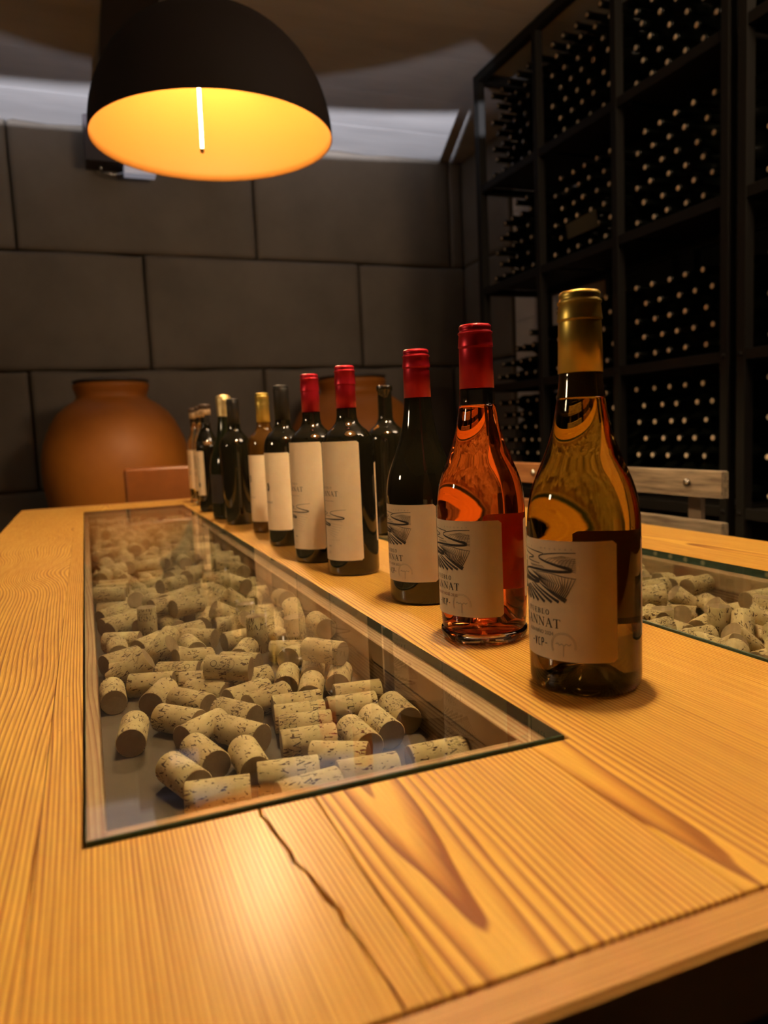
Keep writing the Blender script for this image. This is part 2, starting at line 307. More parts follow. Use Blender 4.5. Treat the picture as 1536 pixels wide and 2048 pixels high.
CORKS_A="1246,4807,-458,98,10,0;1706,4881,-458,98,-11,0;2262,4893,-458,99,-5,0;662,5031,-458,97,-18,0;1176,5107,-458,97,-18,0;1601,5223,-458,85,-50,0;478,5450,-458,-32,94,0;971,5497,-458,-2,99,0;1860,5508,-458,-4,99,0;1474,5618,-458,98,-12,0;2103,5653,-458,-4,99,0;671,5730,-458,-25,96,0;2359,5857,-458,3,99,0;1536,5928,-458,97,-18,0;1024,6037,-458,55,-83,0;2028,6159,-458,98,-12,0;1555,6181,-458,98,-16,0;732,6270,-458,80,58,0;1602,6443,-458,99,-8,0;2187,6449,-458,98,-14,0;188,6492,-458,13,98,0;1062,6494,-458,56,-81,0;579,6600,-458,66,-74,0;1389,6721,-458,89,44,0;1836,6802,-458,34,93,0;1253,6940,-458,91,40,0;735,6980,-458,59,-80,0;2184,6984,-458,38,91,0;2095,7157,-214,-61,78,0;1699,7182,-458,30,94,0;1130,7187,-241,-89,44,6;915,7189,-458,68,-72,0;474,7321,-458,41,90,0;2011,7331,-458,32,94,0;1356,7349,-458,95,26,0;913,7549,-458,97,-22,0;65,7587,-458,-1,99,0;2245,7631,-458,70,-70,0;439,7730,-458,94,-32,0;1175,7799,-458,88,-45,0;1926,7810,-420,-45,-86,18;732,7983,-458,90,-42,0;1386,7992,-458,-78,61,0;255,8019,-364,85,-13,50;2355,8090,-458,5,99,0;1982,8176,-458,90,-42,0;2367,8193,-214,0,99,0;276,8279,-458,98,-11,0;921,8291,-420,90,37,-18;1499,8364,-458,-43,-89,0;2136,8419,-350,-9,0,99;559,8521,-367,-74,44,-48;787,8619,-458,48,-86,0;1737,8745,-360,0,0,-99;2013,8759,-458,-12,98,0;194,8775,-458,-84,-52,0;2325,8885,-458,16,-98,0;987,8911,-458,-13,98,0;1582,8969,-458,-96,-25,0;681,9057,-405,48,83,26;2054,9242,-458,29,95,0;176,9244,-458,-1,99,0;1121,9286,-458,79,-60,0;541,9295,-458,-67,-73,0;1577,9308,-371,-53,70,-46;2366,9367,-355,-1,-81,-57;1755,9478,-360,0,0,-99;240,9619,-458,92,-37,0;2199,9638,-458,-99,-4,0;1017,9654,-458,-90,-41,0;1622,9725,-458,99,-3,0;2076,9881,-458,-99,-8,0;2368,9954,-243,0,-98,10;1599,9954,-367,-86,-11,48;577,9995,-360,0,0,99;875,10080,-458,-28,95,0;1309,10088,-458,29,95,0;1101,10121,-219,-87,-47,2;2050,10151,-458,-99,4,0;854,10280,-214,-90,-41,1;626,10360,-458,68,72,0;296,10402,-414,-79,-56,-21;1442,10454,-458,-99,1,0;986,10484,-458,-64,75,0;1834,10488,-347,66,-47,-57;216,10637,-458,85,50,0;761,10656,-230,-36,92,-8;1891,10698,-458,95,-27,0;1546,10786,-338,51,47,71;1091,10819,-238,-91,-37,-9;984,10905,-458,-97,-20,0;446,10924,-458,-67,73,0;2162,10977,-458,27,95,0;1484,10990,-458,97,21,0;196,11194,-440,81,56,9;556,11199,-357,24,79,-55;1536,11253,-393,85,38,-33;1139,11267,-458,-80,-58,0;1899,11267,-458,-20,97,0;1996,11326,-237,-41,90,8;2252,11451,-458,-98,-15,0;918,11510,-458,-96,-22,0;1471,11559,-333,-97,16,-7;205,11560,-458,97,-17,0;174,11702,-254,-98,13,3;1733,11727,-458,-79,60,0;1079,11762,-218,-84,-52,1;805,11782,-458,99,6,0;1790,11805,-233,-87,47,5;2031,11812,-458,-73,67,0;341,11822,-458,-99,8,0;1275,11825,-458,-86,-49,0;2246,11949,-458,72,-68,0;217,11954,-246,-99,9,0;949,12065,-458,99,5,0;353,12066,-458,99,-8,0;1393,12162,-458,99,-3,0;265,12207,-239,-98,15,2;2251,12301,-458,-98,11,0;326,12313,-458,99,-8,0;1845,12332,-458,33,-93,0;775,12337,-458,-98,13,0;2234,12343,-214,-7,99,0;1443,12379,-214,44,89,1;1413,12405,-458,99,-3,0;2169,12556,-458,98,-11,0;301,12560,-458,-99,8,0;1500,12647,-458,99,-3,0;955,12668,-458,22,97,0;1620,12760,-244,-99,0,1;535,12783,-356,66,48,-55;1232,12844,-303,-50,-85,11;1659,12887,-458,99,-3,0;2258,12890,-458,11,98,0;189,12925,-458,-80,59,0;953,13039,-458,99,-3,0;114,13084,-214,-22,-97,0;1727,13223,-458,-87,-47,0;2263,13250,-458,99,6,0;892,13285,-458,-99,3,0;181,13293,-458,-97,22,0;2205,13369,-247,-99,-6,0;1552,13406,-458,87,47,0;437,13464,-350,78,-10,-60;2161,13489,-458,-99,-6,0;2090,13616,-252,99,2,3;829,13632,-458,1,99,0;1484,13646,-458,87,47,0;312,13653,-458,86,50,0;2072,13747,-458,99,-3,0;285,13754,-236,-92,-35,-7;1509,13826,-214,-2,99,0;2132,13868,-247,99,-3,0;273,13915,-458,86,49,0;1522,13943,-458,87,47,0;926,13974,-458,-99,0,0;2072,13991,-458,-99,3,0;2218,14119,-252,99,1,-2;913,14134,-273,99,-6,6;572,14153,-279,7,97,-20;242,14219,-458,-97,-21,0;2148,14247,-458,99,4,0;932,14297,-458,-98,15,0;1450,14331,-458,61,78,0;991,14370,-228,99,-4,-4;242,14532,-283,20,-93,-26;575,14559,-379,88,-21,40;74,14570,-458,5,99,0;1600,14572,-233,89,-43,-4;917,14683,-458,-72,68,0;2145,14686,-375,-81,-38,-43;1250,14714,-269,13,96,20;1571,14740,-458,99,2,0;399,14814,-342,-64,36,-66;1690,14921,-214,-43,89,0;2252,14937,-458,-98,-10,0;1529,14984,-458,99,2,0;602,15024,-349,2,-78,-61;2050,15038,-244,99,6,2;928,15147,-458,-88,46,0;2112,15171,-458,-99,-9,0;345,15176,-458,-89,-43,0;160,15325,-214,53,-84,0;1631,15341,-458,9,99,0;2179,15345,-281,-99,1,-10;247,15399,-458,89,43,0;1337,15406,-358,2,1,99;1089,15422,-265,27,94,15;968,15513,-458,46,88,0;2141,15518,-458,-98,11,0;585,15530,-341,31,-65,-68;2105,15672,-265,99,-7,-3;62,15719,-351,0,79,59;405,15742,-458,99,9,0;1351,15752,-458,-11,98,0;1615,15758,-360,0,0,99;2151,15970,-458,60,79,0;884,15973,-458,-95,28,0;199,15985,-458,99,2,0;1560,16096,-458,-19,97,0;1341,16108,-337,58,-37,71;284,16109,-247,99,2,0;788,16127,-214,-8,99,0;272,16232,-458,-99,-3,0;2214,16249,-214,7,99,0;1812,16251,-347,-3,76,63;2152,16336,-458,92,37,0;927,16357,-458,81,57,0;1453,16404,-214,-64,76,0;1536,16442,-458,97,20,0;798,16536,-354,78,23,57;2217,16591,-250,-99,7,1;1574,16705,-458,96,23,0;2145,16723,-458,99,-6,0;278,16741,-458,87,-48,0;897,16753,-458,-99,4,0;318,16881,-214,13,-98,0;1725,16888,-240,92,-36,0;940,16929,-214,-57,81,0;2263,16961,-458,99,-6,0;581,16980,-347,-17,-75,-62;1413,17033,-458,-24,96,0;1921,17068,-339,55,44,69;875,17107,-458,-5,99,0;1120,17149,-458,-4,99,0;483,17186,-458,-82,-55,0;190,17212,-297,91,31,23;1689,17228,-360,0,0,99;791,17326,-215,97,-18,2;1987,17388,-458,-53,84,0;201,17399,-458,-98,-12,0;1538,17424,-361,74,40,-52;912,17551,-226,-97,18,7;550,17612,-360,0,0,-99;923,17628,-458,-99,-3,0;1433,17748,-458,35,92,0;272,17754,-458,-14,98,0;2368,17755,-458,0,99,0;853,17805,-292,97,-12,15;501,17871,-360,0,0,99;1467,17881,-214,24,96,0;2109,17933,-458,26,96,0;894,17979,-458,-95,26,0;1570,18062,-458,92,-35,0;277,18110,-458,99,2,0;1938,18149,-272,-88,33,-30;945,18220,-377,89,9,-42;2133,18288,-458,-95,29,0;582,18336,-290,-6,98,-13;1556,18360,-458,-89,44,0;242,18446,-458,-87,48,0;914,18478,-458,91,40,0;1648,18591,-342,-65,34,66;2237,18625,-458,20,97,0;840,18686,-216,18,97,1;1897,18721,-347,-80,55,-18;1410,18753,-458,89,43,0;869,18866,-458,-79,60,0;296,18870,-458,-39,91,0;2243,18942,-231,-94,-30,9;1065,18970,-320,-84,51,14;1932,19015,-458,-66,74,0;590,19087,-358,43,71,54;1449,19138,-458,72,68,0;2122,19153,-375,75,-48,-43;274,19239,-458,98,16,0;892,19270,-458,-90,40,0;2245,19387,-345,-74,13,-64;1476,19393,-250,-96,17,-15;1864,19397,-296,33,85,-39;406,19455,-214,41,90,0;1543,19504,-458,-90,40,0;864,19520,-346,91,-40,-2;282,19524,-458,-99,3,0;941,19723,-458,-91,39,0;1767,19780,-458,39,91,0;2368,19787,-417,0,97,20;2071,19871,-458,39,91,0;274,19903,-458,26,95,0;588,20066,-230,99,-3,-4;2244,20076,-214,94,30,0;931,20084,-458,-79,59,0;2335,20262,-458,16,98,0;576,20288,-347,52,56,62;1518,20304,-347,-75,17,62;1989,20320,-364,-25,82,-50;1269,20354,-458,-38,-92,0;921,20407,-458,92,-38,0;333,20550,-458,-3,99,0;88,20566,-360,0,0,99;620,20633,-360,0,0,-99;1522,20635,-350,78,-4,-60;2240,20654,-458,91,39,0;2236,20744,-229,-93,-33,-2;872,20748,-458,-79,60,0;1329,20786,-458,-89,-44,0;232,20891,-458,-99,-6,0;1088,20933,-355,-60,-55,56;2200,20972,-458,-74,-66,0;2193,21113,-214,-14,98,0;806,21114,-458,95,26,0;1561,21131,-458,99,0,0;220,21143,-458,99,2,0;2093,21216,-458,77,62,0;740,21305,-311,-65,-63,40;1435,21329,-314,-88,26,-38;474,21412,-360,0,0,-99;1515,21511,-458,83,-54,0;1162,21594,-393,-38,-85,-33;264,21596,-458,65,75,0;2196,21613,-458,-92,36,0;786,21646,-458,96,-22,0;1724,21657,-351,77,19,-59;2209,21737,-245,-92,37,0;654,21798,-244,-97,21,0;1733,21909,-458,-95,-26,0;1021,21924,-458,-97,-19,0;2183,21963,-458,-70,70,0;276,21974,-458,99,-8,0;877,22054,-234,99,6,-7;346,22069,-235,-96,-22,11;1426,22141,-458,-96,-25,0;834,22146,-458,-95,-27,0;213,22245,-458,-97,17,0;2219,22317,-458,-69,71,0;1204,22336,-360,0,0,99;1540,22424,-458,97,21,0;831,22486,-389,83,-42,34;191,22501,-241,-87,46,-14;476,22568,-458,-51,-85,0;1493,22651,-380,-95,-12,-24;1152,22695,-458,12,-98,0;2222,22729,-458,-61,78,0;266,22788,-371,23,85,46;1546,22883,-458,-99,-2,0;878,22977,-458,91,38,0;2213,23112,-458,99,7,0;190,23121,-458,99,3,0;763,23128,-297,-91,0,-39;1661,23128,-430,-98,0,-13"
CORKS_B="5401,5171,-280,-90,-37,-20;6188,5372,-458,-99,-6,0;5764,5571,-360,0,-84,53;6109,5634,-348,77,-6,-62;5476,5704,-458,-20,97,0;6012,5975,-458,2,99,0;6498,6027,-352,-61,-52,-58;5511,6062,-458,98,14,0;6740,6091,-458,-2,-99,0;6982,6155,-360,46,-70,-53;5397,6161,-242,99,7,3;5392,6297,-458,-98,-12,0;6124,6314,-458,99,-2,0;6467,6320,-360,0,0,-99;7149,6343,-349,8,-5,99;6725,6481,-339,-66,25,69;5631,6520,-217,-5,99,0;5883,6564,-360,0,0,99;7371,6585,-231,-99,-2,-1;6578,6651,-458,-90,-42,0;6148,6661,-458,7,99,0;7289,6675,-458,99,0,0;5836,6803,-366,-84,-18,-49;6968,6875,-348,20,96,15;6508,6891,-394,-75,-57,32;7332,6919,-458,99,0,0;6109,7008,-458,-99,8,0;6697,7204,-458,-60,79,0;6128,7252,-458,99,-8,0;7272,7263,-458,1,99,0;6915,7280,-350,72,-32,-60;6317,7322,-221,-88,46,3;6491,7505,-248,-87,44,-14;7369,7572,-232,97,20,2;6739,7623,-458,99,-1,0;7259,7647,-458,98,16,0;6800,7758,-240,-99,-5,-3;7332,7822,-274,-97,-22,5;6716,7881,-458,-99,7,0;7272,7972,-458,95,27,0;6931,8111,-360,0,0,-99;7306,8140,-267,87,45,-15;7278,8317,-458,75,64,0;7125,8450,-319,82,48,27;7304,8699,-458,-96,22,0;5531,4242,-458,99,0,0;6454,4366,-452,-27,95,3;6067,4366,-458,64,75,0;7389,4368,-458,60,78,0;7374,4371,-214,42,90,-1;6672,4493,-458,-27,95,0;5949,4539,-321,75,46,46;7044,4546,-458,-95,29,0;6787,4725,-230,97,-22,-3;7276,4763,-458,-98,15,0;6128,4768,-458,98,14,0;5560,4806,-357,81,14,-55;6105,4889,-247,95,28,-8;6687,4899,-458,-87,47,0;7339,4964,-331,-98,16,-2;5455,5006,-458,82,55,0;5862,5105,-458,-71,69,0;6136,5137,-339,70,-4,-70;6683,5214,-458,-98,15,0;7478,5295,-458,9,-99,0;5451,5348,-458,-98,-14,0;6678,5516,-458,-94,32,0;7270,5619,-458,-99,-9,0;6807,5729,-395,-93,14,31;7358,5925,-458,93,33,0;7405,6309,-458,-27,95,0;5385,6506,-214,-4,99,0;5401,6617,-458,87,48,0;5378,6849,-252,99,5,-5;5384,6983,-458,98,13,0;5777,7154,-458,8,99,0;5406,7476,-458,90,40,0;6207,7624,-458,44,89,0;5798,7639,-458,-61,78,0;5272,7831,-281,0,99,5;5435,7910,-458,-5,99,0;6302,8111,-362,38,-75,-52;5805,8131,-458,19,-97,0;6696,8241,-458,80,59,0;6580,8298,-243,-91,-37,-14;6072,8322,-458,2,99,0;5410,8322,-458,97,-19,0;5550,8488,-214,-21,97,0;6541,8526,-337,-35,-59,-72;5585,8537,-458,97,-19,0;6182,8675,-458,93,-34,0;6678,8743,-458,99,1,0;5273,8767,-360,0,0,99;7295,8848,-260,95,-29,5;5500,8928,-458,-50,86,0;5888,9025,-360,0,0,-99;7186,9041,-458,-93,35,0;6204,9063,-458,-23,96,0;6633,9113,-458,-60,79,0;5731,9214,-358,-2,0,-99;7372,9232,-458,-93,35,0;5398,9370,-303,-78,54,28;6080,9405,-458,-98,-12,0;6665,9476,-458,97,-19,0;7374,9582,-458,-95,27,0;5650,9615,-458,-14,98,0;6025,9647,-458,-98,-11,0;5343,9740,-458,-30,94,0;6684,9769,-458,-90,41,0;7372,9801,-274,95,24,-16;7270,9930,-458,90,42,0;6786,9991,-401,91,-26,-28;6078,10040,-458,-52,84,0;7248,10071,-256,-90,-41,-1;6427,10072,-360,0,0,-99;5396,10088,-338,-95,27,-9;6745,10208,-219,-90,42,1;7274,10232,-458,90,40,0;5537,10264,-458,94,-32,0;6656,10298,-458,92,-37,0;7332,10400,-251,89,43,-2;6165,10442,-458,98,16,0;5681,10472,-458,94,-32,0;6811,10481,-339,-69,15,69;7288,10522,-458,88,46,0;5352,10613,-360,0,0,99;6715,10674,-458,86,50,0;6089,10716,-458,-93,-34,0;5753,10761,-247,82,52,16;6633,10881,-354,-80,-16,-57;7276,10900,-458,95,-26,0;5422,10940,-458,-59,79,0;6077,10991,-458,90,41,0;6518,11092,-302,84,20,48;6977,11097,-369,39,78,47;7295,11258,-344,30,71,62;6244,11316,-458,98,-12,0;6784,11325,-458,-93,-34,0;5893,11329,-394,19,92,32;7385,11507,-458,-98,-14,0;6324,11528,-351,-76,-24,59;5308,11574,-458,17,97,0;5710,11581,-458,-65,-74,0;6678,11681,-458,-64,75,0;7265,11737,-458,-98,-14,0;6953,11853,-279,98,5,16;6263,11888,-458,-10,98,0;6010,11913,-347,-76,-9,-63;5499,11929,-458,81,-57,0;7364,11947,-214,-43,89,0;5772,11970,-220,8,-99,-1;7297,12006,-458,99,3,0;6676,12046,-458,-99,8,0;6113,12176,-222,95,28,-2;5545,12196,-458,-81,57,0;6047,12217,-458,92,37,0;6903,12224,-264,70,-69,-14;7316,12250,-458,99,3,0;6660,12390,-458,8,99,0;7014,12445,-340,-57,43,-68;6118,12530,-458,-99,-5,0;5426,12550,-458,99,4,0;6118,12561,-214,-54,83,-1;7234,12645,-458,0,99,0;7487,12765,-458,1,99,0;6081,12773,-458,-99,-5,0;6869,12852,-458,-56,-82,0;5471,12902,-458,-10,98,0;5720,12924,-458,-8,99,0;5280,12934,-287,4,95,27;6144,12944,-227,-97,-18,-5;5589,12953,-247,-10,98,0;6059,13020,-458,99,5,0;6549,13117,-458,51,85,0;6026,13170,-232,-97,-18,-5;6994,13184,-458,-84,53,0;7407,13224,-372,26,84,-45;5472,13246,-458,98,10,0;6089,13266,-458,99,5,0;5480,13301,-220,-98,-11,0;7215,13484,-458,15,98,0;5448,13489,-458,-98,-10,0;6134,13513,-458,99,5,0;6686,13537,-458,-95,-27,0;7030,13576,-309,-25,88,-37;6249,13643,-248,99,5,0;5601,13690,-217,55,-82,-3;6205,13766,-458,99,6,0;5635,13788,-458,96,25,0;7336,13822,-458,99,-10,0;5272,13838,-408,0,96,-24;6691,13872,-458,81,57,0;5941,14073,-458,-93,34,0;5571,14086,-339,-60,37,-70;7404,14161,-458,12,98,0;6638,14181,-458,80,59,0;7141,14314,-358,-79,-24,-54;5964,14358,-458,87,-48,0;5479,14388,-384,85,-34,38;7283,14524,-458,-98,13,0;6642,14549,-458,99,8,0;7395,14603,-232,99,-3,-3;5527,14634,-361,-84,3,52;6275,14710,-458,7,99,0;6044,14717,-345,-66,-37,-64;5402,14829,-458,93,34,0;7194,14833,-344,-74,-12,-65;7444,14884,-458,17,97,0;6769,14913,-458,73,67,0;5934,14928,-458,99,5,0;5394,14998,-275,-96,-24,-9;6679,15032,-220,-88,46,-4;5925,15077,-265,-94,21,-23;6428,15078,-458,-69,71,0;5493,15175,-458,98,15,0;6782,15253,-458,84,52,0;6100,15269,-347,74,22,63;5449,15292,-247,-98,-15,0;6593,15388,-341,-72,4,-68;7084,15417,-458,-51,85,0;5473,15419,-458,98,15,0;7497,15438,-381,0,91,40;5814,15476,-269,-36,88,-29;6137,15484,-458,-99,9,0;7161,15496,-238,-50,85,0;5387,15567,-273,-98,3,-16;6799,15679,-458,-83,-53,0;7338,15720,-458,42,90,0;5396,15739,-458,-94,30,0;5966,15746,-360,0,0,-99;6556,15773,-333,-77,-3,-62;6198,15845,-458,-15,98,0;5743,15846,-352,3,6,-99;5395,15894,-264,-95,26,3;7012,15969,-347,-12,0,98;7370,16017,-231,90,-41,-1;5913,16039,-281,89,-35,26;5393,16047,-458,96,-23,0;6791,16058,-458,54,83,0;7369,16113,-458,91,-38,0;5881,16265,-458,84,-53,0;6671,16356,-458,-78,-61,0;5519,16370,-313,70,58,39;7368,16383,-458,-93,34,0;6060,16430,-384,85,-34,-37;6497,16455,-245,-94,26,-15;6973,16525,-360,0,0,-99;5506,16574,-458,97,22,0;6670,16645,-360,75,36,53;6095,16671,-458,-98,11,0;7200,16703,-458,-93,33,0;6189,16783,-247,98,-11,0;5460,16856,-458,99,2,0;6730,16879,-458,-98,16,0;7360,16905,-458,93,-33,0;6123,16913,-458,98,-10,0;6669,17044,-268,-97,21,-4;5417,17124,-458,98,15,0;6670,17203,-458,-96,26,0;6049,17270,-346,14,78,60;6287,17319,-458,3,99,0;7266,17392,-458,-98,-15,0;5864,17457,-458,-92,-36,0;6690,17458,-458,96,-23,0;5401,17485,-377,86,24,42;6819,17547,-214,-45,88,0;6760,17697,-458,96,-24,0;6278,17710,-394,94,0,32;5489,17720,-458,99,-1,0;7270,17762,-458,-97,22,0;7235,17901,-248,-97,18,1;6307,17949,-458,-98,17,0;6940,18007,-458,22,96,0;7300,18015,-458,98,-17,0;5429,18079,-458,-99,1,0;6075,18128,-256,98,-7,-7;6600,18268,-350,-55,55,60;6213,18271,-458,-99,-4,0;5588,18275,-290,-94,0,32;7342,18386,-458,-25,96,0;6053,18391,-244,-99,-2,1;5485,18441,-458,81,56,0;5976,18506,-458,99,4,0;6486,18517,-458,97,-19,0;5383,18519,-235,-98,-3,-11;6881,18549,-354,-69,42,57;7367,18678,-246,99,-2,-9;5491,18742,-458,82,56,0;5962,18749,-458,99,4,0;6791,18773,-458,-99,-6,0;7284,18788,-458,98,15,0;6438,18853,-301,-82,-38,-40;7386,18948,-249,-98,-11,8;6020,18996,-458,99,4,0;6938,19018,-248,73,66,-4;6585,19037,-458,-99,3,0;7332,19065,-458,96,25,0;5555,19083,-458,96,24,0;5387,19188,-260,98,7,11;6013,19243,-458,99,5,0;6477,19260,-350,75,-26,60;6917,19289,-405,94,18,-26;7490,19399,-357,-1,82,-55;7249,19407,-458,-31,94,0;5360,19494,-458,46,87,0;6169,19544,-458,99,8,0;6734,19625,-458,61,-78,0;7256,19788,-458,-97,22,0;6266,19815,-458,99,-9,0;5402,19864,-458,-99,8,0;6484,19871,-226,98,-11,1;5852,19875,-389,-42,83,-35;6827,19960,-458,-95,29,0;5423,20016,-268,-90,35,-21;7490,20098,-340,4,71,69;5969,20190,-458,-76,64,0;7042,20253,-458,29,95,0;6682,20266,-458,-96,24,0;5567,20302,-458,65,74,0;7336,20364,-342,17,71,67;6129,20421,-458,-75,64,0;6754,20500,-458,-96,24,0;7338,20605,-458,-96,22,0;5395,20667,-458,61,-78,0;5856,20667,-354,76,27,57;7367,20729,-249,97,-20,-1;5582,20801,-338,-1,23,-96;6085,20832,-458,-93,35,0;7326,20865,-458,-97,18,0;6483,20894,-353,31,-74,-57;6860,20908,-458,86,48,0;5979,21007,-250,93,-35,0;5294,21054,-360,0,0,99;5573,21054,-336,-9,24,-96;6127,21087,-458,92,-36,0;7292,21132,-458,98,-10,0;6597,21151,-458,99,-4,0;5305,21328,-360,0,0,99;7247,21382,-458,98,-10,0;6707,21391,-458,99,-4,0;6041,21392,-458,-97,19,0;5556,21527,-458,92,-37,0;6948,21633,-360,0,0,99;5981,21689,-338,-23,6,96;7297,21734,-458,97,17,0;5448,21744,-249,98,14,2;6696,21764,-458,60,79,0;6468,21845,-356,-16,-86,47;5386,21863,-458,98,11,0;6188,21884,-354,36,-72,-57;5729,21908,-458,-15,98,0;5382,22015,-267,98,-2,11;7283,22162,-458,99,6,0;6040,22168,-458,39,91,0;6691,22186,-458,99,2,0;7336,22299,-254,-98,6,-8;5375,22309,-370,-39,78,46;6373,22376,-346,-16,75,-63;7240,22452,-458,-97,18,0;5673,22521,-458,-71,-69,0;6092,22542,-342,-40,61,-67;6764,22618,-458,-97,20,0;7208,22706,-360,0,0,-99;5483,22758,-395,45,82,31;6828,22854,-434,-97,18,11;7394,22887,-348,38,-68,-62;5854,22950,-386,-76,52,-37;6158,22995,-458,-39,91,0;5392,23102,-458,98,12,0;6873,23103,-458,-98,12,0;6474,23121,-360,0,0,-99;7388,23128,-458,-99,0,0"
# ------------------------------------------------------------------ room
XW, YW, ZC, ZF = 2.40, 4.50, 1.90, -.76
def structure(o): o['kind'] = 'structure'; return o
structure(MB().box(-2.2, 2.7, -2.6, 4.8, ZF-.1, ZF).obj('floor', M_FLOOR))
wb = structure(MB().box(-2.2, 2.7, YW+.06, YW+.26, ZF, ZC+.1).obj('wall_back', M_MORTAR))
rows = [(-.69, -.046), (-.046, .602), (.602, 1.234), (1.234, ZC)]
def block(parent, x0, x1, z0, z1, along='x', y=YW):
    """one cast block: pillowed face with ragged edges"""
    g = .004; L, Hh = x1-x0-2*g, z1-z0-2*g; m = MB(); vs = []; fs = []
    def cuts(l):
        k = max(2, int(l/.16)); return [0, .012]+[.03+(l-.06)*i/k for i in range(k+1)]+[l-.012, l]
    cx, cz = cuts(L), cuts(Hh); nx, nz = len(cx)-1, len(cz)-1
    rnd = random.Random(int((x0*7+z0*13)*100))
    ed = [rnd.uniform(-.004, .004) for _ in range(64)]
    for j in range(nz+1):
        for i in range(nx+1):
            x = x0+g+cx[i]; z = z0+g+cz[j]
            if j in (0, nz): z += ed[(i+j*3) % 64]*(1.5 if j == nz else .6)
            if i in (0, nx): x += ed[(j*5+i) % 64]*.5
            d = .010 if i in (0, nx) or j in (0, nz) else .002 if i in (1, nx-1) or j in (1, nz-1) else .004*rnd.uniform(-1, 1)
            vs.append((x, z, d))
    for j in range(nz):
        for i in range(nx):
            a = j*(nx+1)+i; fs.append((a, a+1, a+nx+2, a+nx+1))
    n0 = len(vs)
    border = [i for i in range(nx+1)]+[(j+1)*(nx+1)-1 for j in range(1, nz+1)]+[nz*(nx+1)+i for i in range(nx-1, -1, -1)]+[j*(nx+1) for j in range(nz-1, 0, -1)]
    for b in border: vs.append((vs[b][0], vs[b][1], .05))
    k = len(border)
    for i in range(k): fs.append((border[i], n0+i, n0+(i+1) % k, border[(i+1) % k]))
    if along == 'x': P = [(x, y+d, z) for x, z, d in vs]
    else: P = [(y+d, -x, z) for x, z, d in vs]
    m.add(P, fs, smooth=False)
    # bevel the rim a little by smoothing the face
    for q in range(nx*nz): m.sm[q] = True
    return m.obj('block', M_STONE, parent)
starts = [.393, -.245, .393, -.245]
for (z0, z1), s0 in zip(rows, starts):
    x = s0-1.2825*2
    while x < 2.4:
        a, b = max(x, -2.2), min(x+1.2825, 2.42)
        if b-a > .1: block(wb, a, b, z0, z1)
        x += 1.2825
wr = structure(MB().box(XW+.06, XW+.3, -2.6, 4.8, ZF, ZC+.1).obj('wall_right', M_DARKW))
for z0, z1 in rows: block(wr, -YW, -(YW-.58), z0, z1, 'y', XW)
for iy in range(9):
    for iz in range(11):
        y1 = YW-.60-iy*.217; z1 = 1.885-iz*.155
        m = MB(); m.box(XW+.02, XW+.06, y1-.214, y1, z1-.152, z1, ch=0); m.obj('tile', M_TILE, wr)
MB().box(XW+.03, XW+.061, 1.9, YW-.6, .16, ZC).obj('grout', M_MORTAR, wr)
structure(MB().box(-2.4, -2.2, -2.6, 4.8, ZF, ZC+.1).obj('wall_left', M_PLASTER))
structure(MB().box(-2.4, 2.9, -2.8, -2.6, ZF, ZC+.1).obj('wall_front', M_PLASTER))
ce = structure(MB().box(-2.4, 2.9, -2.8, 4.9, ZC+.03, ZC+.15).obj('ceiling', M_MORTAR))
ys = [4.56, 4.13, 3.71, 3.29, 2.87, 2.45, 2.03, 1.2, .4, -.4, -1.2, -2.6]
for a, b in zip(ys, ys[1:]):
    MB().box(-2.3, 2.8, b+.0015, a-.0015, ZC, ZC+.03).obj('ceiling_panel', M_CEIL, ce)
duct = tag(MB().box(.20, .40, 2.45, 4.44, ZC-.045, ZC, ch=.004).obj('ceiling_duct', M_DUCT), 'dark flat cable duct running under the ceiling behind the domed lamp', 'duct')
fx = empty('wall_projector', (.3, 4.44, 1.8), label='dark boxy fixture with small pale face high on the stone wall', cat='fixture')
MB().box(-.17, .05, -.10, .07, -.13, .10, ch=.008).obj('housing', M_FIXTURE, fx)
MB().box(.02, .18, -.08, .0, -.175, -.12, ch=.004).obj('pale_face', M_FIXGLOW, fx)
MB().box(.05, .16, -.06, .07, -.12, .0, ch=.004).obj('bracket', M_FIXTURE, fx)
MB().tube([(-.10, -.02, -.13), (-.09, 0, -.155), (-.03, 0, -.165), (.02, 0, -.15)], .006, 6).obj('cable', M_BOLT, fx)

# ------------------------------------------------------------------ table
T = empty('tasting_table', (0, 0, ZF), label='long pine tasting table with two glass-covered troughs full of corks', cat='table')
def tpart(mb, name, mats, **pr):
    o = mb.obj(name, mats, T); o.location = (0, 0, -ZF)
    for k, v in pr.items(): o[k] = float(v)
    return o
def plank(poly, mats=M_PINE, gx=0, gk=0, gf=250, gb=0, gw=.02, gs=0, z1=0.0, gc=.04, go=0):
    return tpart(MB().prism(poly, -.038, z1, ch=.0006), 'plank', mats, gx=gx, gk=gk, gf=gf, gb=gb, gw=gw, gs=gs, gc=gc, go=go)
GA = (-.0166, .268, .384, 2.352); GB = (.4946, .782, .384, 2.352)
X0, X1, YN, YI, YF = -.199, .977, .199, .221, 2.611
g = .0004
YE = YF-.024
crack = [(.0868, YI), (.0862, .2365), (.0850, .248), (.0843, .262), (.0826, .275), (.0835, .284), (.0812, .292), (.0800, .302), (.0786, .315), (.0752, .327), (.0757, .336), (.0738, .350), (.0728, .360), (.0722, .369), (.0705, .376), (.0712, .384)]
wid = [.0002, .0002, .0004, .0005, .0006, .0009, .0013, .0008, .0005, .0006, .0007, .0006, .0008, .0005, .0006, .0004]
cl = [(x-q, y) for (x, y), q in zip(crack, wid)]; cr = [(x+q, y) for (x, y), q in zip(crack, wid)]
plank([(X0, YI+g), (-.038-g/2, YI+g), (-.038-g/2, YE), (X0, YE)], gx=-.235, gk=300, gf=0, gb=-4, gw=.05, gs=1, gc=.10)
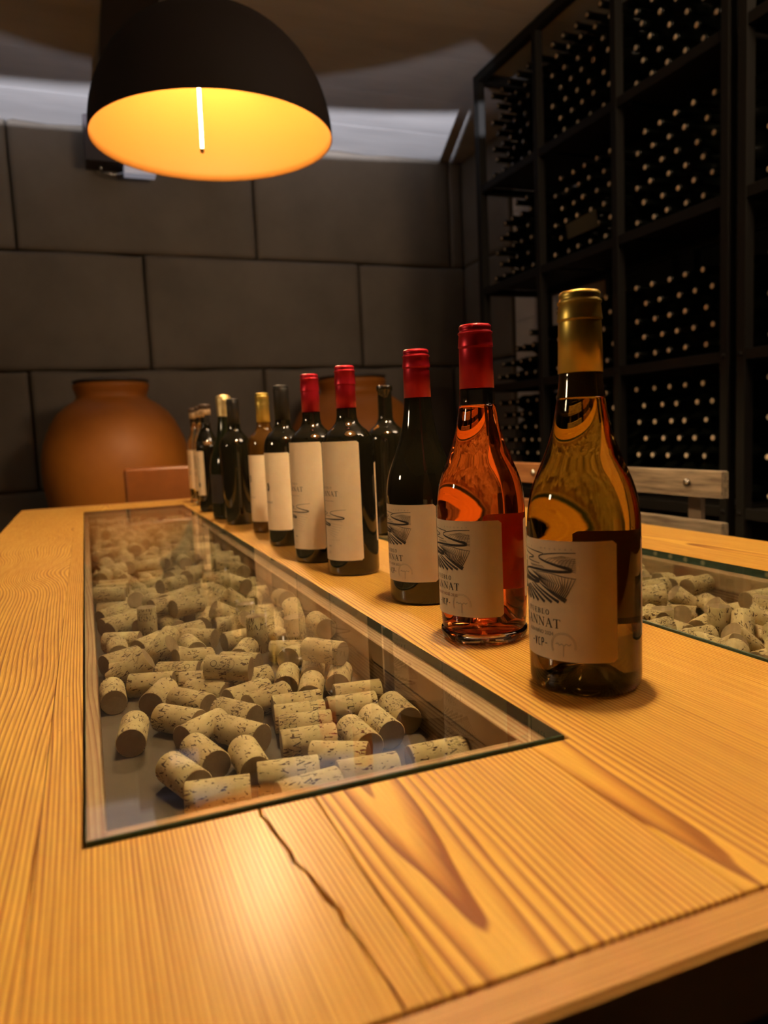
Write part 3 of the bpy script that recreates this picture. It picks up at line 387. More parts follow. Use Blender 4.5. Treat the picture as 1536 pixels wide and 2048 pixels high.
plank([(-.038+g/2, YI+g)]+[(x, max(y, YI+g)) for x, y in cl]+[(GA[0], GA[2]-g), (GA[0]-g, GA[2]), (GA[0]-g, YE), (-.038+g/2, YE)], gx=.0, gf=400, gw=.016, gb=2, gs=2)
plank([(x, max(y, YI+g)) for x, y in cr][::-1]+[(.102-g/2, YI+g), (.102-g/2, GA[2]-g)], gx=.02, gf=400, gw=.02, gb=9, gs=3)
plank([(.102+g/2, YI+g), (.241-g/2, YI+g), (.241-g/2, GA[2]-g), (.102+g/2, GA[2]-g)], gx=.134, gk=330, gf=0, gb=-6.5, gw=.018, gs=4, gc=.05, go=.25)
plank([(.241+g/2, YI+g), (GB[0]-g, YI+g), (GB[0]-g, YE), (GA[1]+g, YE), (GA[1]+g, GA[2]-g), (.241+g/2, GA[2]-g)], gx=.251, gk=330, gf=0, gb=-6, gw=.018, gs=5, gc=.035, go=-.15)
plank([(GB[0], YI+g), (.640, YI+g), (.640, GB[2]-g), (GB[0], GB[2]-g)], gx=.52, gk=300, gf=0, gb=8, gs=6)
plank([(.640+g, YI+g), (GB[1], YI+g), (GB[1], GB[2]-g), (.640+g, GB[2]-g)], gx=.7, gk=300, gf=0, gb=4, gs=7)
plank([(GB[1]+g, YI+g), (X1, YI+g), (X1, YE), (GB[1]+g, YE)], gx=.87, gk=260, gf=0, gb=3, gw=.04, gs=8)
plank([(GA[0], GA[3]+g), (.12-g, GA[3]+g), (.12-g, YE), (GA[0], YE)], gx=.05, gk=250, gf=0, gb=5, gs=9)
plank([(.12, GA[3]+g), (GA[1], GA[3]+g), (GA[1], YE), (.12, YE)], gx=.25, gf=200, gb=5, gs=10)
plank([(GB[0], GB[3]+g), (GB[1], GB[3]+g), (GB[1], YE), (GB[0], YE)], gx=.6, gk=280, gf=0, gb=5, gs=11)
for (a, b, s) in ((YN, YI, 1), (YE+g, YF, 2)):
    tpart(MB().prism([(X0, a), (X1, a), (X1, b), (X0, b)], -.034, 0, ch=.0022), 'end_board', M_PINE_X, gx=.1, gk=0, gf=330, gb=1.2, gw=.012, gs=s)
def ring_part(G, ins, z0, z1, name, ml, mx_):
    a, b, c, d = G; l, r, f, k = ins
    kw = dict(gx=a-.05, gk=0, gf=230, gb=1.5, gw=.05, gs=a*9)
    tpart(MB().box(a, a+l, c, d, z0, z1, ch=.0004), name, ml, **kw)
    tpart(MB().box(b-r, b, c, d, z0, z1, ch=.0004), name, ml, **kw)
    kw = dict(gx=c-.03, gk=0, gf=260, gb=2, gw=.01, gs=a*9+1)
    tpart(MB().box(a+l, b-r, c, c+f, z0, z1, ch=.0004), name, mx_, **kw)
    tpart(MB().box(a+l, b-r, d-k, d, z0, z1, ch=.0004), name, mx_, **kw)
for G, ins in ((GA, (.0106, .0185, .029, .025)), (GB, (.0185, .0185, .029, .025))):
    a, b, c, d = G
    ring_part(G, ins, -.030, -.0083, 'ledge', M_LEDGE, M_LEDGE_X)
    ia, ib, ic, id_ = a+ins[0], b-ins[1], c+ins[2], d-ins[3]
    # two boards stacked on each side of the trough
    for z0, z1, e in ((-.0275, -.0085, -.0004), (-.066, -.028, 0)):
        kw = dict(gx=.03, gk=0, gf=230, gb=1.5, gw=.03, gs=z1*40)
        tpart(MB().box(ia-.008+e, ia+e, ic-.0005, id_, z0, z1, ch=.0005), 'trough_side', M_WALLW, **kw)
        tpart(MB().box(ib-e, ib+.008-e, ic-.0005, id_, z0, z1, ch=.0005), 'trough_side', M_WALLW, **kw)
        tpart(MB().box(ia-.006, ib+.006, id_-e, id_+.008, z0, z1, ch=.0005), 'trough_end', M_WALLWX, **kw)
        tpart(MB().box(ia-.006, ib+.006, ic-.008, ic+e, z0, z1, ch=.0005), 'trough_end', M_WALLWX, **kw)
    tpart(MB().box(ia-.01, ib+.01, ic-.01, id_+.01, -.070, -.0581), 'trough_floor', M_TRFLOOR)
    q = .0012; P = [(a+q, c+q), (b-q, c+q), (b-q, d-q), (a+q, d-q)]
    m = MB().prism(P, -.008, .0022, ch=.0006)
    m.m = [0 if i < 2 else 1 for i in range(len(m.f))]
    tpart(m, 'glass_pane', [M_PANE, M_PANEEDGE])
ap = MB(); ap.box(X0+.012, X1-.012, YN+.006, YN+.030, -.20, -.0345)
tpart(ap, 'apron', M_APRON)
tpart(MB().box(X0+.012, X1-.012, YF-.03, YF-.008, -.20, -.0345), 'apron', M_APRON)
tpart(MB().box(X0+.008, X0+.03, YN+.031, YF-.031, -.20, -.0385), 'apron', M_APRON)
tpart(MB().box(X1-.03, X1-.008, YN+.031, YF-.031, -.20, -.0385), 'apron', M_APRON)
for x in (X0+.035, X1-.125):
    for y in (YN+.04, YF-.13):
        tpart(MB().box(x, x+.09, y, y+.09, ZF, -.0711 if 0 else -.0386, ch=.004), 'leg', M_APRON)

# ------------------------------------------------------------------ flat print: text, serif capitals and the river drawing
_tc = {}
def text2d(s, h):
    """outline of a line of text as flat polygons, centred, cap height h"""
    if s not in _tc:
        c = bpy.data.curves.new('t', 'FONT'); c.body = s; c.size = 1; c.resolution_u = 2
        o = bpy.data.objects.new('t', c); sc.collection.objects.link(o)
        dg = bpy.context.evaluated_depsgraph_get(); me = o.evaluated_get(dg).to_mesh()
        vs = [(v.co.x, v.co.y) for v in me.vertices]; fs = [tuple(p.vertices) for p in me.polygons]
        o.evaluated_get(dg).to_mesh_clear(); bpy.data.objects.remove(o); bpy.data.curves.remove(c)
        xs = [v[0] for v in vs]; cx = (min(xs)+max(xs))/2
        _tc[s] = ([((x-cx)/.69, y/.69) for x, y in vs], fs)
    vs, fs = _tc[s]
    return [(x*h, y*h) for x, y in vs], fs
W1, W2 = .15, .055
GL = {
 'T': (.84, [((.42, 0), (.42, 1), W1), ((.02, .97), (.82, .97), W2), ((.03, .97), (.03, .78), W2), ((.81, .97), (.81, .78), W2), ((.24, .02), (.60, .02), W2)]),
 'A': (.92, [((.08, 0), (.45, 1), W2), ((.42, 1), (.80, 0), W1), ((.20, .36), (.66, .36), W2), ((-.02, .02), (.22, .02), W2), ((.64, .02), (.96, .02), W2)]),
 'N': (1.0, [((.16, 0), (.16, .98), W2), ((.14, .98), (.84, .04), W1), ((.84, 0), (.84, 1), W2), ((.0, .98), (.24, .98), W2), ((.02, .02), (.30, .02), W2), ((.70, .98), (.98, .98), W2)]),
 'P': (.76, [((.17, 0), (.17, 1), W1), ((.02, .02), (.36, .02), W2), ((.02, .98), (.45, .98), W2), ((.45, .98), (.66, .86), .10), ((.66, .88), (.66, .62), W1), ((.66, .62), (.45, .48), .09), ((.45, .48), (.2, .48), W2)]),
 'U': (.96, [((.20, 1), (.20, .30), W1), ((.20, .30), (.34, .06), .12), ((.34, .05), (.60, .04), .07), ((.60, .04), (.78, .28), W2), ((.78, .28), (.78, 1), W2), ((.04, .98), (.36, .98), W2), ((.64, .98), (.92, .98), W2)]),
 'E': (.76, [((.18, 0), (.18, 1), W1), ((.02, .98), (.66, .98), W2), ((.02, .02), (.70, .02), W2), ((.2, .52), (.52, .52), W2), ((.66, .98), (.66, .80), W2), ((.70, .02), (.70, .24), W2), ((.52, .62), (.52, .42), W2)]),
 'B': (.80, [((.18, 0), (.18, 1), W1), ((.02, .98), (.44, .98), W2), ((.44, .98), (.60, .86), .1), ((.62, .88), (.62, .66), W1), ((.62, .66), (.44, .53), .09), ((.44, .53), (.2, .53), W2), ((.44, .53), (.66, .42), .1), ((.68, .44), (.68, .16), W1), ((.68, .16), (.46, .02), .1), ((.46, .02), (.02, .02), W2)]),
 'L': (.72, [((.18, 0), (.18, 1), W1), ((.02, .98), (.36, .98), W2), ((.02, .02), (.66, .02), W2), ((.66, .02), (.66, .26), W2)]),
 'O': (.94, [((.45+.36*math.cos(a)*1.0, .5+.47*math.sin(a)), (.45+.36*math.cos(a+.4), .5+.47*math.sin(a+.4)), .06+.09*abs(math.cos(a+.2))) for a in [k*2*PI/16 for k in range(16)]]),
}
def quad(p, q, wd):
    (x0, y0), (x1, y1) = p, q; dx, dy = x1-x0, y1-y0; L = math.hypot(dx, dy) or 1e-9
    w0, w1 = wd if isinstance(wd, tuple) else (wd, wd)
    nx, ny = -dy/L, dx/L
    return [(x0+nx*w0/2, y0+ny*w0/2), (x0-nx*w0/2, y0-ny*w0/2), (x1-nx*w1/2, y1-ny*w1/2), (x1+nx*w1/2, y1+ny*w1/2)]
def serif2d(s, h, gap=.10):
    wd = sum(GL[c][0] for c in s)+gap*(len(s)-1); x = -wd/2; vs = []; fs = []
    for c in s:
        for p, q, t in GL[c][1]:
            b = len(vs); vs += [((a+x)*h, d*h) for a, d in quad(p, q, t)]; fs.append((b, b+1, b+2, b+3))
        x += GL[c][0]+gap
    return vs, fs
def stroke2d(strokes):
    vs = []; fs = []
    for pts, w in strokes:
        n = len(pts)
        for i in range(n-1):
            (x0, y0), (x1, y1) = pts[i], pts[i+1]
            k = max(1, int(math.hypot(x1-x0, y1-y0)/.003))
            wa = w[i] if isinstance(w, list) else w; wb_ = w[i+1] if isinstance(w, list) else w
            for j in range(k):
                a, b = j/k, (j+1)/k
                q = quad((x0+(x1-x0)*a, y0+(y1-y0)*a), (x0+(x1-x0)*b, y0+(y1-y0)*b), (wa+(wb_-wa)*a, wa+(wb_-wa)*b))
                c = len(vs); vs += q; fs.append((c, c+1, c+2, c+3))
    return vs, fs
def smooth_path(P, n=6):
    o = []
    for i in range(len(P)-1):
        p0 = P[max(i-1, 0)]; p1 = P[i]; p2 = P[i+1]; p3 = P[min(i+2, len(P)-1)]
        for k in range(n):
            t = k/n
            o.append(tuple(.5*((2*b)+(-a+c)*t+(2*a-5*b+4*c-d)*t*t+(-a+3*b-3*c+d)*t**3) for a, b, c, d in zip(p0, p1, p2, p3)))
    o.append(P[-1]); return o
def river_art(W, H, light_only=False):
    S = []
    def add(P, ws, sm=True):
        Q = [(x, y, q) for (x, y), q in zip(P, ws)]
        if sm: Q = smooth_path(Q)
        S.append(([(x*W, y*H) for x, y, _ in Q], [max(q, .002)*H for _, _, q in Q]))
    add([(.5, .98), (.30, .965), (.10, .91), (.05, .85), (.12, .80), (.30, .73), (.42, .685), (.455, .655), (.42, .63), (.25, .615), (.0, .62), (-.18, .60), (-.27, .55), (-.22, .50), (-.08, .455), (.03, .42), (.05, .385), (-.02, .37), (-.2, .40), (-.5, .42)],
        [.012, .016, .022, .026, .035, .05, .06, .05, .05, .055, .045, .038, .035, .045, .06, .07, .06, .06, .07, .07])
    add([(-.5, .93), (-.3, .91), (-.08, .86), (-.06, .83), (-.16, .80), (-.18, .77), (-.1, .755), (.06, .735)], [.02, .02, .022, .025, .02, .02, .018, .012])
    if light_only: return S
    add([(-.5, .40), (-.3, .36), (-.1, .37)], [.03, .03, .03])
    add([(-.5, 1.0), (-.2, .98), (.05, .95), (.12, .935)], [.012, .012, .02, .012])
    for i, bx in enumerate([.385, .31, .225, .13, .03, -.06, -.14, -.22, -.31, -.40, -.5]):
        tx = [.06, -.04, -.10, -.16, -.19, -.22, -.25, -.28, -.32, -.38, -.45][i]; ty = [.36, .335, .32, .29, .27, .25, .24, .23, .24, .25, .27][i]
        add([(tx, ty), ((tx+bx)/2, (ty+.06)/2), (bx, .06-.05*min(i, 3)/3)], [.018, .04, .058], False)
    for i in range(17):
        t = i/16; e = (.09+.28*t, .375-.27*t); top = .575-.12*t
        s = (min(.5, e[0]+.10+.16*t)-(.16*(1-t)), top if t < .8 else top-.1*(t-.8)*5)
        add([(max(-.12+.62*t, -.15), .575-.06*t), ((s[0]+e[0])/2-.02, (s[1]+e[1])/2), e], [.006, .016, .02], False)
    add([(.0, .575), (.2, .575), (.36, .53), (.49, .50)], [.012, .014, .014, .012])
    add([(.06, .36), (.25, .22), (.40, .10)], [.012, .02, .03], False)
    for i in range(9): add([(.14+.04*i, .80-.012*i), (.20+.035*i, .86-.006*i), (.36+.016*i, .92-.004*i)], [.005, .007, .004], False)
    for i in range(8): add([(.30+.01*i, .80-.022*i+.02), (.5, .87-.036*i)], [.005, .009], False)
    for i in range(12): add([(-.5, .86-.022*i), (-.22-.02*(i % 3), .80-.021*i)], [.004, .007], False)
    for i in range(8): add([(-.12+.03*i, .70), (-.08+.03*i, .655)], [.012, .005], False)
    for i in range(7): add([(-.4+.05*i, .52-.01*i), (-.3+.05*i, .46-.008*i)], [.006, .006], False)
    return S
def tree_stamp(r):
    S = []
    for q in (1.0, .9):
        S.append(([(q*r*math.cos(a), q*r*math.sin(a)+r*.1) for a in [k*PI/12-.25 for k in range(16)]], r*.035))
    S.append(([(0, -r*.75), (.02*r, .05*r)], r*.07))
    S.append(([(-.62*r, .18*r), (-.45*r, .28*r), (-.3*r, .12*r), (-.1*r, .25*r), (.05*r, .08*r), (.25*r, .28*r), (.45*r, .15*r), (.62*r, .30*r)], r*.07))
    return S
def wrap(mb, vf, R, ang, z, x=0, mi=0, out=.0004):
    vs, fs = vf
    P = []
    for a, b in vs:
        t = ang+(a+x)/R; P.append(((R+out)*math.cos(t), (R+out)*math.sin(t), z+b))
    mb.add(P, fs, mi)
def label_mesh(R, ang, half, z0, z1, corner=.0025, out=.00018):
    m = MB(); n = 40; vs = []; fs = []
    for i in range(n+1):
        s = -half+2*half*i/n; e = half-abs(s); d = 0
        if e < corner: d = corner-math.sqrt(max(0, corner**2-(corner-e)**2))
        t = ang+s/R
        for z in (z0+d, z1-d): vs.append(((R+out)*math.cos(t), (R+out)*math.sin(t), z))
    fs = [(2*i, 2*i+2, 2*i+3, 2*i+1) for i in range(n)]
    return m.add(vs, fs, 0, True)

# ------------------------------------------------------------------ bottles on the table
def burgundy(R=.0415, H=.292, foot=0):
    k = R/.0415
    return [(.030*k, .0), (.0385*k, .0008), (.0408*k, .0035), (R, .008), (R, .045), (R, .085), (R, .118), (.0408*k, .132), (.0385*k, .146), (.0345*k, .158), (.0298*k, .169), (.0255*k, .180), (.0220*k, .191), (.0193*k, .203), (.0175*k, .214), (.0163*k, .224), (.0156*k, .234)]
def bordeaux(R=.037):
    k = (R-.0135)/.0235
    f = lambda q: .0135+q*k
    return [(R-.008, 0), (R-.002, .0008), (R-.0005, .003), (R, .007), (R, .06), (R, .12), (R, .172), (f(.0228), .184), (f(.0200), .193), (f(.0140), .2005), (f(.0075), .206), (f(.0030), .212), (f(.0008), .219), (.0138, .226), (.0136, .236)]
def finish_profile(prof, top_r, H, punt=.022):
    r0 = prof[0][0]
    return [(0, punt), (r0*.45, punt*.75), (r0*.8, punt*.25)]+prof
def capsule(par, r0, r1, z0, H, m, ringz=.0205, seg=48):
    """foil with a lip bead, a seam and a flat top"""
    rr = lambda z: r0+(r1-r0)*(z-z0)/(H-z0)
    zb = H-ringz
    P = [(r0-.0006, z0), (r0, z0+.0001), (rr(zb-.002), zb-.002), (rr(zb), zb-.0008), (rr(zb)+.0009, zb), (rr(zb)+.0008, zb+.0008), (rr(H-.010), H-.0095), (rr(H)+.0010, H-.0085), (rr(H)+.0011, H-.0075), (rr(H)-.0004, H-.0062), (rr(H)-.0004, H-.005), (rr(H)+.0001, H-.0035), (rr(H)-.0002, H-.0016), (rr(H)-.0016, H-.0003), (rr(H)-.004, H), (0, H-.0004)]
    return MB().lathe(P, seg).obj('capsule', m, par)
def bottle(name, x, y, label, rz=0, **k):
    return empty(name, (x, y, .0002), rz, label=label, cat='bottle', **k)
def back_label(b, R, z0, z1, half=.022, ang=0):
    o = label_mesh(R, ang, half, z0, z1, .002).obj('back_label', M_PAPER, b)
    m = MB()
    for i in range(9):
        S = stroke2d([([(-half*.8, 0), (half*(.75 if i % 3 else .4), 0)], .0008)]); wrap(m, S, R, ang, z0+(z1-z0)*(.15+.08*i), 0, 0)
    m.obj('print', M_PRINTG, o); return o
G_ = 'bottles lined up along the middle of the table'
def label_big(b, R, line, z0=.027, z1=.1145, rose=False):
    lab = label_mesh(R, PI, .0625, z0, z1).obj('front_label', M_PAPER, b); m = MB()
    h = z1-z0
    wrap(m, stroke2d(river_art(.067, .0385)), R, PI, z0+h*.475, 0, 0)
    wrap(m, serif2d('PUEBLO', .0038, .30), R, PI, z0+h*.375, .0005, 0)
    wrap(m, serif2d('TANNAT', .0066, .14), R, PI, z0+h*.272, .001, 0)
    wrap(m, text2d(line, .0027), R, PI, z0+h*.205, .002, 2 if rose else 1)
    VC = [([(-.0042, .0045), (-.0034, 0), (-.0026, .0045)], .0006), ([(.0008, .0042), (-.0008, .0042), (-.0008, .0003), (.0008, .0003)], .0006), ([(.0024, 0), (.0024, .0045), (.0040, .0045), (.0040, .0024), (.0024, .0022)], .0006), ([(-.0074, .0022), (-.0058, .0022)], .0006), ([(.0055, .0022), (.0071, .0022)], .0006)]
    wrap(m, stroke2d([([(x_*1.15, y_*1.35) for x_, y_ in ps], w_*1.15) for ps, w_ in VC]), R, PI, z0+h*.095, .002, 0)
    for i, c in enumerate('COLONIA  URUGUAY'):
        if c != ' ': wrap(m, text2d(c, .0013), R, PI, z0+h*.925, -.031+i*.0041, 1)
    wrap(m, stroke2d(tree_stamp(.0095)), R, PI, z0+h*.075+.004, .0235, 3)
    m.obj('print', [M_PRINT, M_PRINTG, M_PRINTR, M_EMB], lab)
    return lab
def label_tall(b, R, z0=.022, z1=.186, half=.060, year='2021', full=True):
    lab = label_mesh(R, PI, half, z0, z1).obj('front_label', M_PAPER, b); m = MB(); h = z1-z0
    if full:
        PI_ = PI+.006/R
        wrap(m, serif2d('PUEBLO', .0034, .30), R, PI_, z0+h*.605, 0, 1)
        wrap(m, serif2d('TANNAT', .0070, .12), R, PI_, z0+h*.545, 0, 0)
        wrap(m, text2d('RESERVA FAMILIAR DEL PUEBLO', .0014), R, PI_, z0+h*.50, .0, 1)
        S = []
        for pts, ws in river_art(.060, .036, True): S.append((pts, [q*.8 for q in ws]))
        wrap(m, stroke2d(S), R, PI_, z0+h*.215, .002, 0)
        for i in range(6): wrap(m, stroke2d([([(-.02+.004*i, .006-.0035*i), (.026-.002*i, -.0035*i)], .00022)]), R, PI_, z0+h*.30, 0, 1)
        for i in range(7): wrap(m, stroke2d([([(.005+.003*i, .004), (.020+.0012*i, .010-.0012*i)], .00018)]), R, PI_, z0+h*.31, 0, 1)
        for i, c in enumerate('URUGUAY'): wrap(m, text2d(c, .0014), R, PI_, z0+h*.17, -.001+i*.0034, 1)
        wrap(m, text2d(year, .0022), R, PI_, z0+h*.115, .002, 0)
        wrap(m, stroke2d(tree_stamp(.003)), R, PI_, z0+h*.06, .0, 0)
    m.obj('print', [M_PRINT, M_PRINTG, M_PRINTR, M_EMB], lab); return lab
def liquid_body(b, prof, fill, m, punt=.020, name='body', base=None):
    P = [(r, z) for r, z in finish_profile(prof, 0, 0, punt) if z <= fill]
    a = [q for q in prof if q[1] <= fill][-1]; nx = [q for q in prof if q[1] > fill]
    if nx:
        t = (fill-a[1])/(nx[0][1]-a[1]); P.append((a[0]+(nx[0][0]-a[0])*t, fill))
    P.append((P[-1][0]-.0015, fill+.0002)); P.append((0, fill-.0002))
    Q = refine(P); return MB().lathe(Q, 72, mis=[1 if q[1] < .017 else 0 for q in Q]).obj(name, [m, base or m], b)
def refine(P):
    o = []
    for i in range(len(P)-1):
        p0 = P[max(i-1, 0)]; p1, p2 = P[i], P[i+1]; p3 = P[min(i+2, len(P)-1)]
        o.append(p1)
        if .008 < p1[1] < .235 and p2[1] > p1[1] and .004 < math.hypot(p2[0]-p1[0], p2[1]-p1[1]) < .05 and p0[1] < p1[1] and p3[1] > p2[1] and abs(p2[0]-p1[0]) > 1e-5:
            for t in (.33, .66):
                o.append(tuple(.5*((2*q)+(-a+c)*t+(2*a-5*q+4*c-d)*t*t+(-a+3*q-3*c+d)*t**3) for a, q, c, d in zip(p0, p1, p2, p3)))
    o.append(P[-1]); return o
# 1 white wine, nearest
b1 = bottle('wine_bottle', .343, .466, 'nearest bottle of the row, amber white wine with gold capsule', group=G_)
pf = burgundy(); liquid_body(b1, pf, .2155, M_AMBER, .022, base=M_AMBBASE)
MB().lathe([(.0174, .2158), (.0163, .224), (.0157, .231), (.0154, .236), (.0143, .238), (0, .238)], 48).obj('neck', M_AMBNECK, b1)
capsule(b1, .01625, .0149, .2335, .292, M_GOLD); label_big(b1, .0415, 'ALBARI\u00d1O 2024'); back_label(b1, .0415, .040, .113, .040, math.radians(4))
# 2 rose
b2 = bottle('wine_bottle', .3405, .619, 'clear bottle of orange-pink rose wine with dark red capsule', group=G_)
pf = [(r*.99, z) for r, z in burgundy()]
liquid_body(b2, [(.034, .010), (.0385, .0105), (.0395, .013)]+[q for q in pf if q[1] > .02], .2175, M_ROSE, .040)
MB().lathe(refine([(0, .008), (.02, .006), (.029, .0), (.037, .0), (.0398, .003), (.0408, .007), (.0405, .0100), (.0335, .0096), (.02, .020), (0, .030)]), 72).obj('glass_base', M_CLEAR, b2)
MB().lathe([(.0170, .2180), (.0167, .2184), (.0163, .222), (.0158, .2335)], 48).obj('clear_neck', M_THIN, b2)
capsule(b2, .0160, .0148, .2325, .2905, M_RED); label_big(b2, .0411, 'TANNAT ROS\u00c9 2025', rose=True); back_label(b2, .0411, .040, .113, .040, math.radians(4))
# 3 dark sloping-shouldered red
b3 = bottle('wine_bottle', .3585, .792, 'dark sloping-shouldered bottle with red capsule and square river label', group=G_)
MB().lathe(refine(finish_profile(burgundy(.0405), 0, 0)+[(.0150, .245)]), 64).obj('body', M_DGLASS, b3)
capsule(b3, .0155, .0146, .2335, .288, M_RED); label_big(b3, .0405, 'PINOT NOIR 2023')
back_label(b3, .0405, .03, .11, .02)
# 4, 5 tall bordeaux reds
for (x, y, R, H, lb) in ((.344, 1.002, .0365, .290, 'tall dark bottle with red capsule, whole river label, beside the sloping-shouldered one'), (.331, 1.133, .0365, .290, 'tall red-capped dark bottle half hidden behind another red-capped bottle')):
    b = bottle('wine_bottle', x, y, lb, group=G_)
    MB().lathe(refine(finish_profile(bordeaux(R), 0, 0)+[(.0134, .250)]), 64).obj('body', M_DGLASS, b)
    capsule(b, .0142, .0139, .2315, H, M_RED, .026); label_tall(b, R); back_label(b, R, .045, .155, .02, math.radians(-8))
# 6 black capsule
b = bottle('wine_bottle', .335, 1.332, 'dark bottle with black capsule and plain cream label', group=G_)
MB().lathe(refine(finish_profile(bordeaux(.036), 0, 0)+[(.0134, .250)]), 48).obj('body', M_DGLASS, b)
capsule(b, .0140, .0137, .2250, .2870, M_BLACKCAP, .012); lab = label_tall(b, .036, .030, .168, .056, full=False)
m = MB(); wrap(m, stroke2d([([(0, 0), (.003, .006), (0, .014)], .005)]), .036, PI, .10, .008, 0); wrap(m, serif2d('TANNAT', .004, .1), .036, PI, .078, .008, 0); m.obj('emblem', [M_PRINT], lab)
# 7 gold capsule, amber neck
b = bottle('wine_bottle', .348, 1.544, 'amber-shouldered bottle with slim gold capsule and cream label', group=G_)
MB().lathe(refine(finish_profile(bordeaux(.035), 0, 0)+[(.0134, .250)]), 48).obj('body', M_GOLDW, b)
capsule(b, .0140, .0136, .2270, .2865, M_GOLD, .024); lab = label_tall(b, .035, .024, .160, .055, full=False)
m = MB(); wrap(m, stroke2d([([(0, 0), (.003, .006), (0, .014)], .006)]), .035, PI, .105, .004, 0); wrap(m, serif2d('TANNAT', .004, .1), .035, PI, .072, .008, 0); m.obj('emblem', [M_PRINTG], lab)
# 8 plain dark
b = bottle('wine_bottle', .320, 1.722, 'slim dark bottle without any label, black capsule', group=G_)
pr = [(.026, 0), (.0305, .001), (.0315, .004), (.032, .03), (.034, .12), (.0355, .172), (.0345, .184), (.030, .196), (.0225, .205), (.0165, .213), (.0145, .222), (.0138, .235)]
MB().lathe(refine(finish_profile(pr, 0, 0)+[(.0134, .250)]), 48).obj('body', M_DGLASS, b)
capsule(b, .0143, .0139, .2280, .2850, M_BLACKCAP, .012)
# 9 sparkling
b = bottle('sparkling_wine_bottle', .326, 1.874, 'dark green sparkling wine bottle topped with crinkled pale gold foil', group=G_)
pr = [(.034, 0), (.041, .001), (.0425, .004), (.043, .01), (.043, .10), (.0425, .13), (.038, .155), (.030, .178), (.023, .200), (.0185, .222), (.016, .245), (.0152, .262)]
MB().lathe(refine(finish_profile(pr, 0, 0)+[(.0145, .275)]), 48).obj('body', M_DGLASS_G, b)
m = MB(); rn = random.Random(3)
P = [(.0172, .250), (.0178, .262), (.0172, .274), (.0182, .280), (.0192, .290), (.0178, .298), (.0125, .3025), (0, .3035)]
m.lathe(P, 28); m.v = [(x*(1+rn.uniform(-.04, .04)), y*(1+rn.uniform(-.04, .04)), z+rn.uniform(-.0006, .0006)) for x, y, z in m.v]; m.obj('foil', M_GOLDFOIL, b)
label_mesh(.043, PI, .045, .04, .11).obj('front_label', M_PRINT, b)
MB().lathe([(.0187, .205), (.0225, .2005), (.0232, .197), (.0222, .197)], 32).obj('neck_band', M_GOLDFOIL, b)
# 10 small bottle, clear neck, printed white label
b = bottle('wine_bottle', .312, 2.094, 'small dark bottle with clear neck, wooden stopper and white printed label', group=G_)
pr = [(.022, 0), (.0285, .001), (.0298, .005), (.030, .02), (.030, .175), (.0292, .188), (.0255, .200), (.0195, .212), (.0150, .222), (.0130, .232)]
MB().lathe(refine(finish_profile(pr, 0, 0)+[(.0125, .240), (0, .2405)]), 40).obj('body', M_DGLASS, b)
MB().lathe([(.0126, .2406), (.0122, .250), (.0122, .272)], 32).obj('clear_neck', M_THIN, b)
MB().lathe([(.0126, .262), (.0152, .263), (.0155, .275), (.0148, .2775), (0, .2775)], 32).obj('neck_band', M_NECKTAG, b)
MB().lathe([(.0145, .278), (.0158, .280), (.0160, .288), (.0145, .2908), (0, .291)], 32).obj('stopper', M_WOODCAP, b)
lab = label_mesh(.030, PI-.15, .036, .045, .165).obj('front_label', M_PAPER, b); m = MB()
for i in range(12): wrap(m, stroke2d([([(-.004, 0), (.004-.002*(i % 2), 0)], .0022)]), .030, PI, .085+i*.0058, .012, 1)
wrap(m, stroke2d([([(0, 0), (0, .012)], .007)]), .030, PI, .068, .012, 0); m.obj('print', [M_PRINT, M_PRINTG], lab)
# 11, 12 clear spirits
for x, y, lb in ((.3265, 2.297, 'clear spirit bottle with beige neck band, nearer of the two behind the row'), (.3255, 2.42, 'clear spirit bottle farthest down the row, wooden stopper on top')):
    b = bottle('spirit_bottle', x, y, lb, group=G_); R = .0265; H = .002
    P = [(0, .004), (R-.004, .003), (R-.001, .0), (R, .004), (R, .17), (R-.001, .185), (.021, .200), (.0145, .212), (.0118, .222), (.0115, .268), (.0100, .268), (.0100, .222), (.0128, .212), (.0190, .200), (R-.003, .184), (R-.002, .17), (R-.002, .012), (0, .012)]
    MB().lathe(P, 40).obj('body', M_CLEAR, b)
    MB().lathe([(0, .013), (R-.0024, .013), (R-.0024, .10), (0, .10)], 32).obj('spirit', mat('pale_spirit', (.95, .85, .6), .02, trans=1, ior=1.36), b)
    MB().lathe([(.0118, .262), (.0138, .263), (.0140, .279), (.013, .281), (0, .281)], 32).obj('neck_band', M_NECKTAG, b)
    MB().lathe([(.0135, .2812), (.0150, .283), (.0150, .2915), (.0135, .294), (0, .294)], 32).obj('stopper', M_WOODCAP, b)
    lab = label_mesh(R, PI, .034, .045, .165).obj('front_label', M_PAPER, b); m = MB()
    wrap(m, stroke2d([([(0, 0), (0, .014)], .010)]), R, PI, .088, .012, 0); wrap(m, stroke2d([([(0, 0), (0, .04)], .008)]), R, PI, .11, .012, 1); m.obj('print', [M_PRINT, M_PRINTG], lab)
# 13 on the far glass
b = bottle('wine_bottle', .531, 1.322, 'uncapped dark bottle standing alone on the other glass pane'); b.location.z = .0024
MB().lathe(refine(finish_profile(bordeaux(.0375), 0, 0)+[(.0132, .250), (.0130, .268), (.0150, .270), (.0152, .277), (.0140, .2795), (.0125, .2805), (.0105, .2800), (.0100, .262), (0, .262)]), 64).obj('body', M_DGLASS, b)
MB().lathe([(0, .2622), (.0098, .2622), (.0098, .2790), (0, .2795)], 24).obj('cork', M_CORK, b)

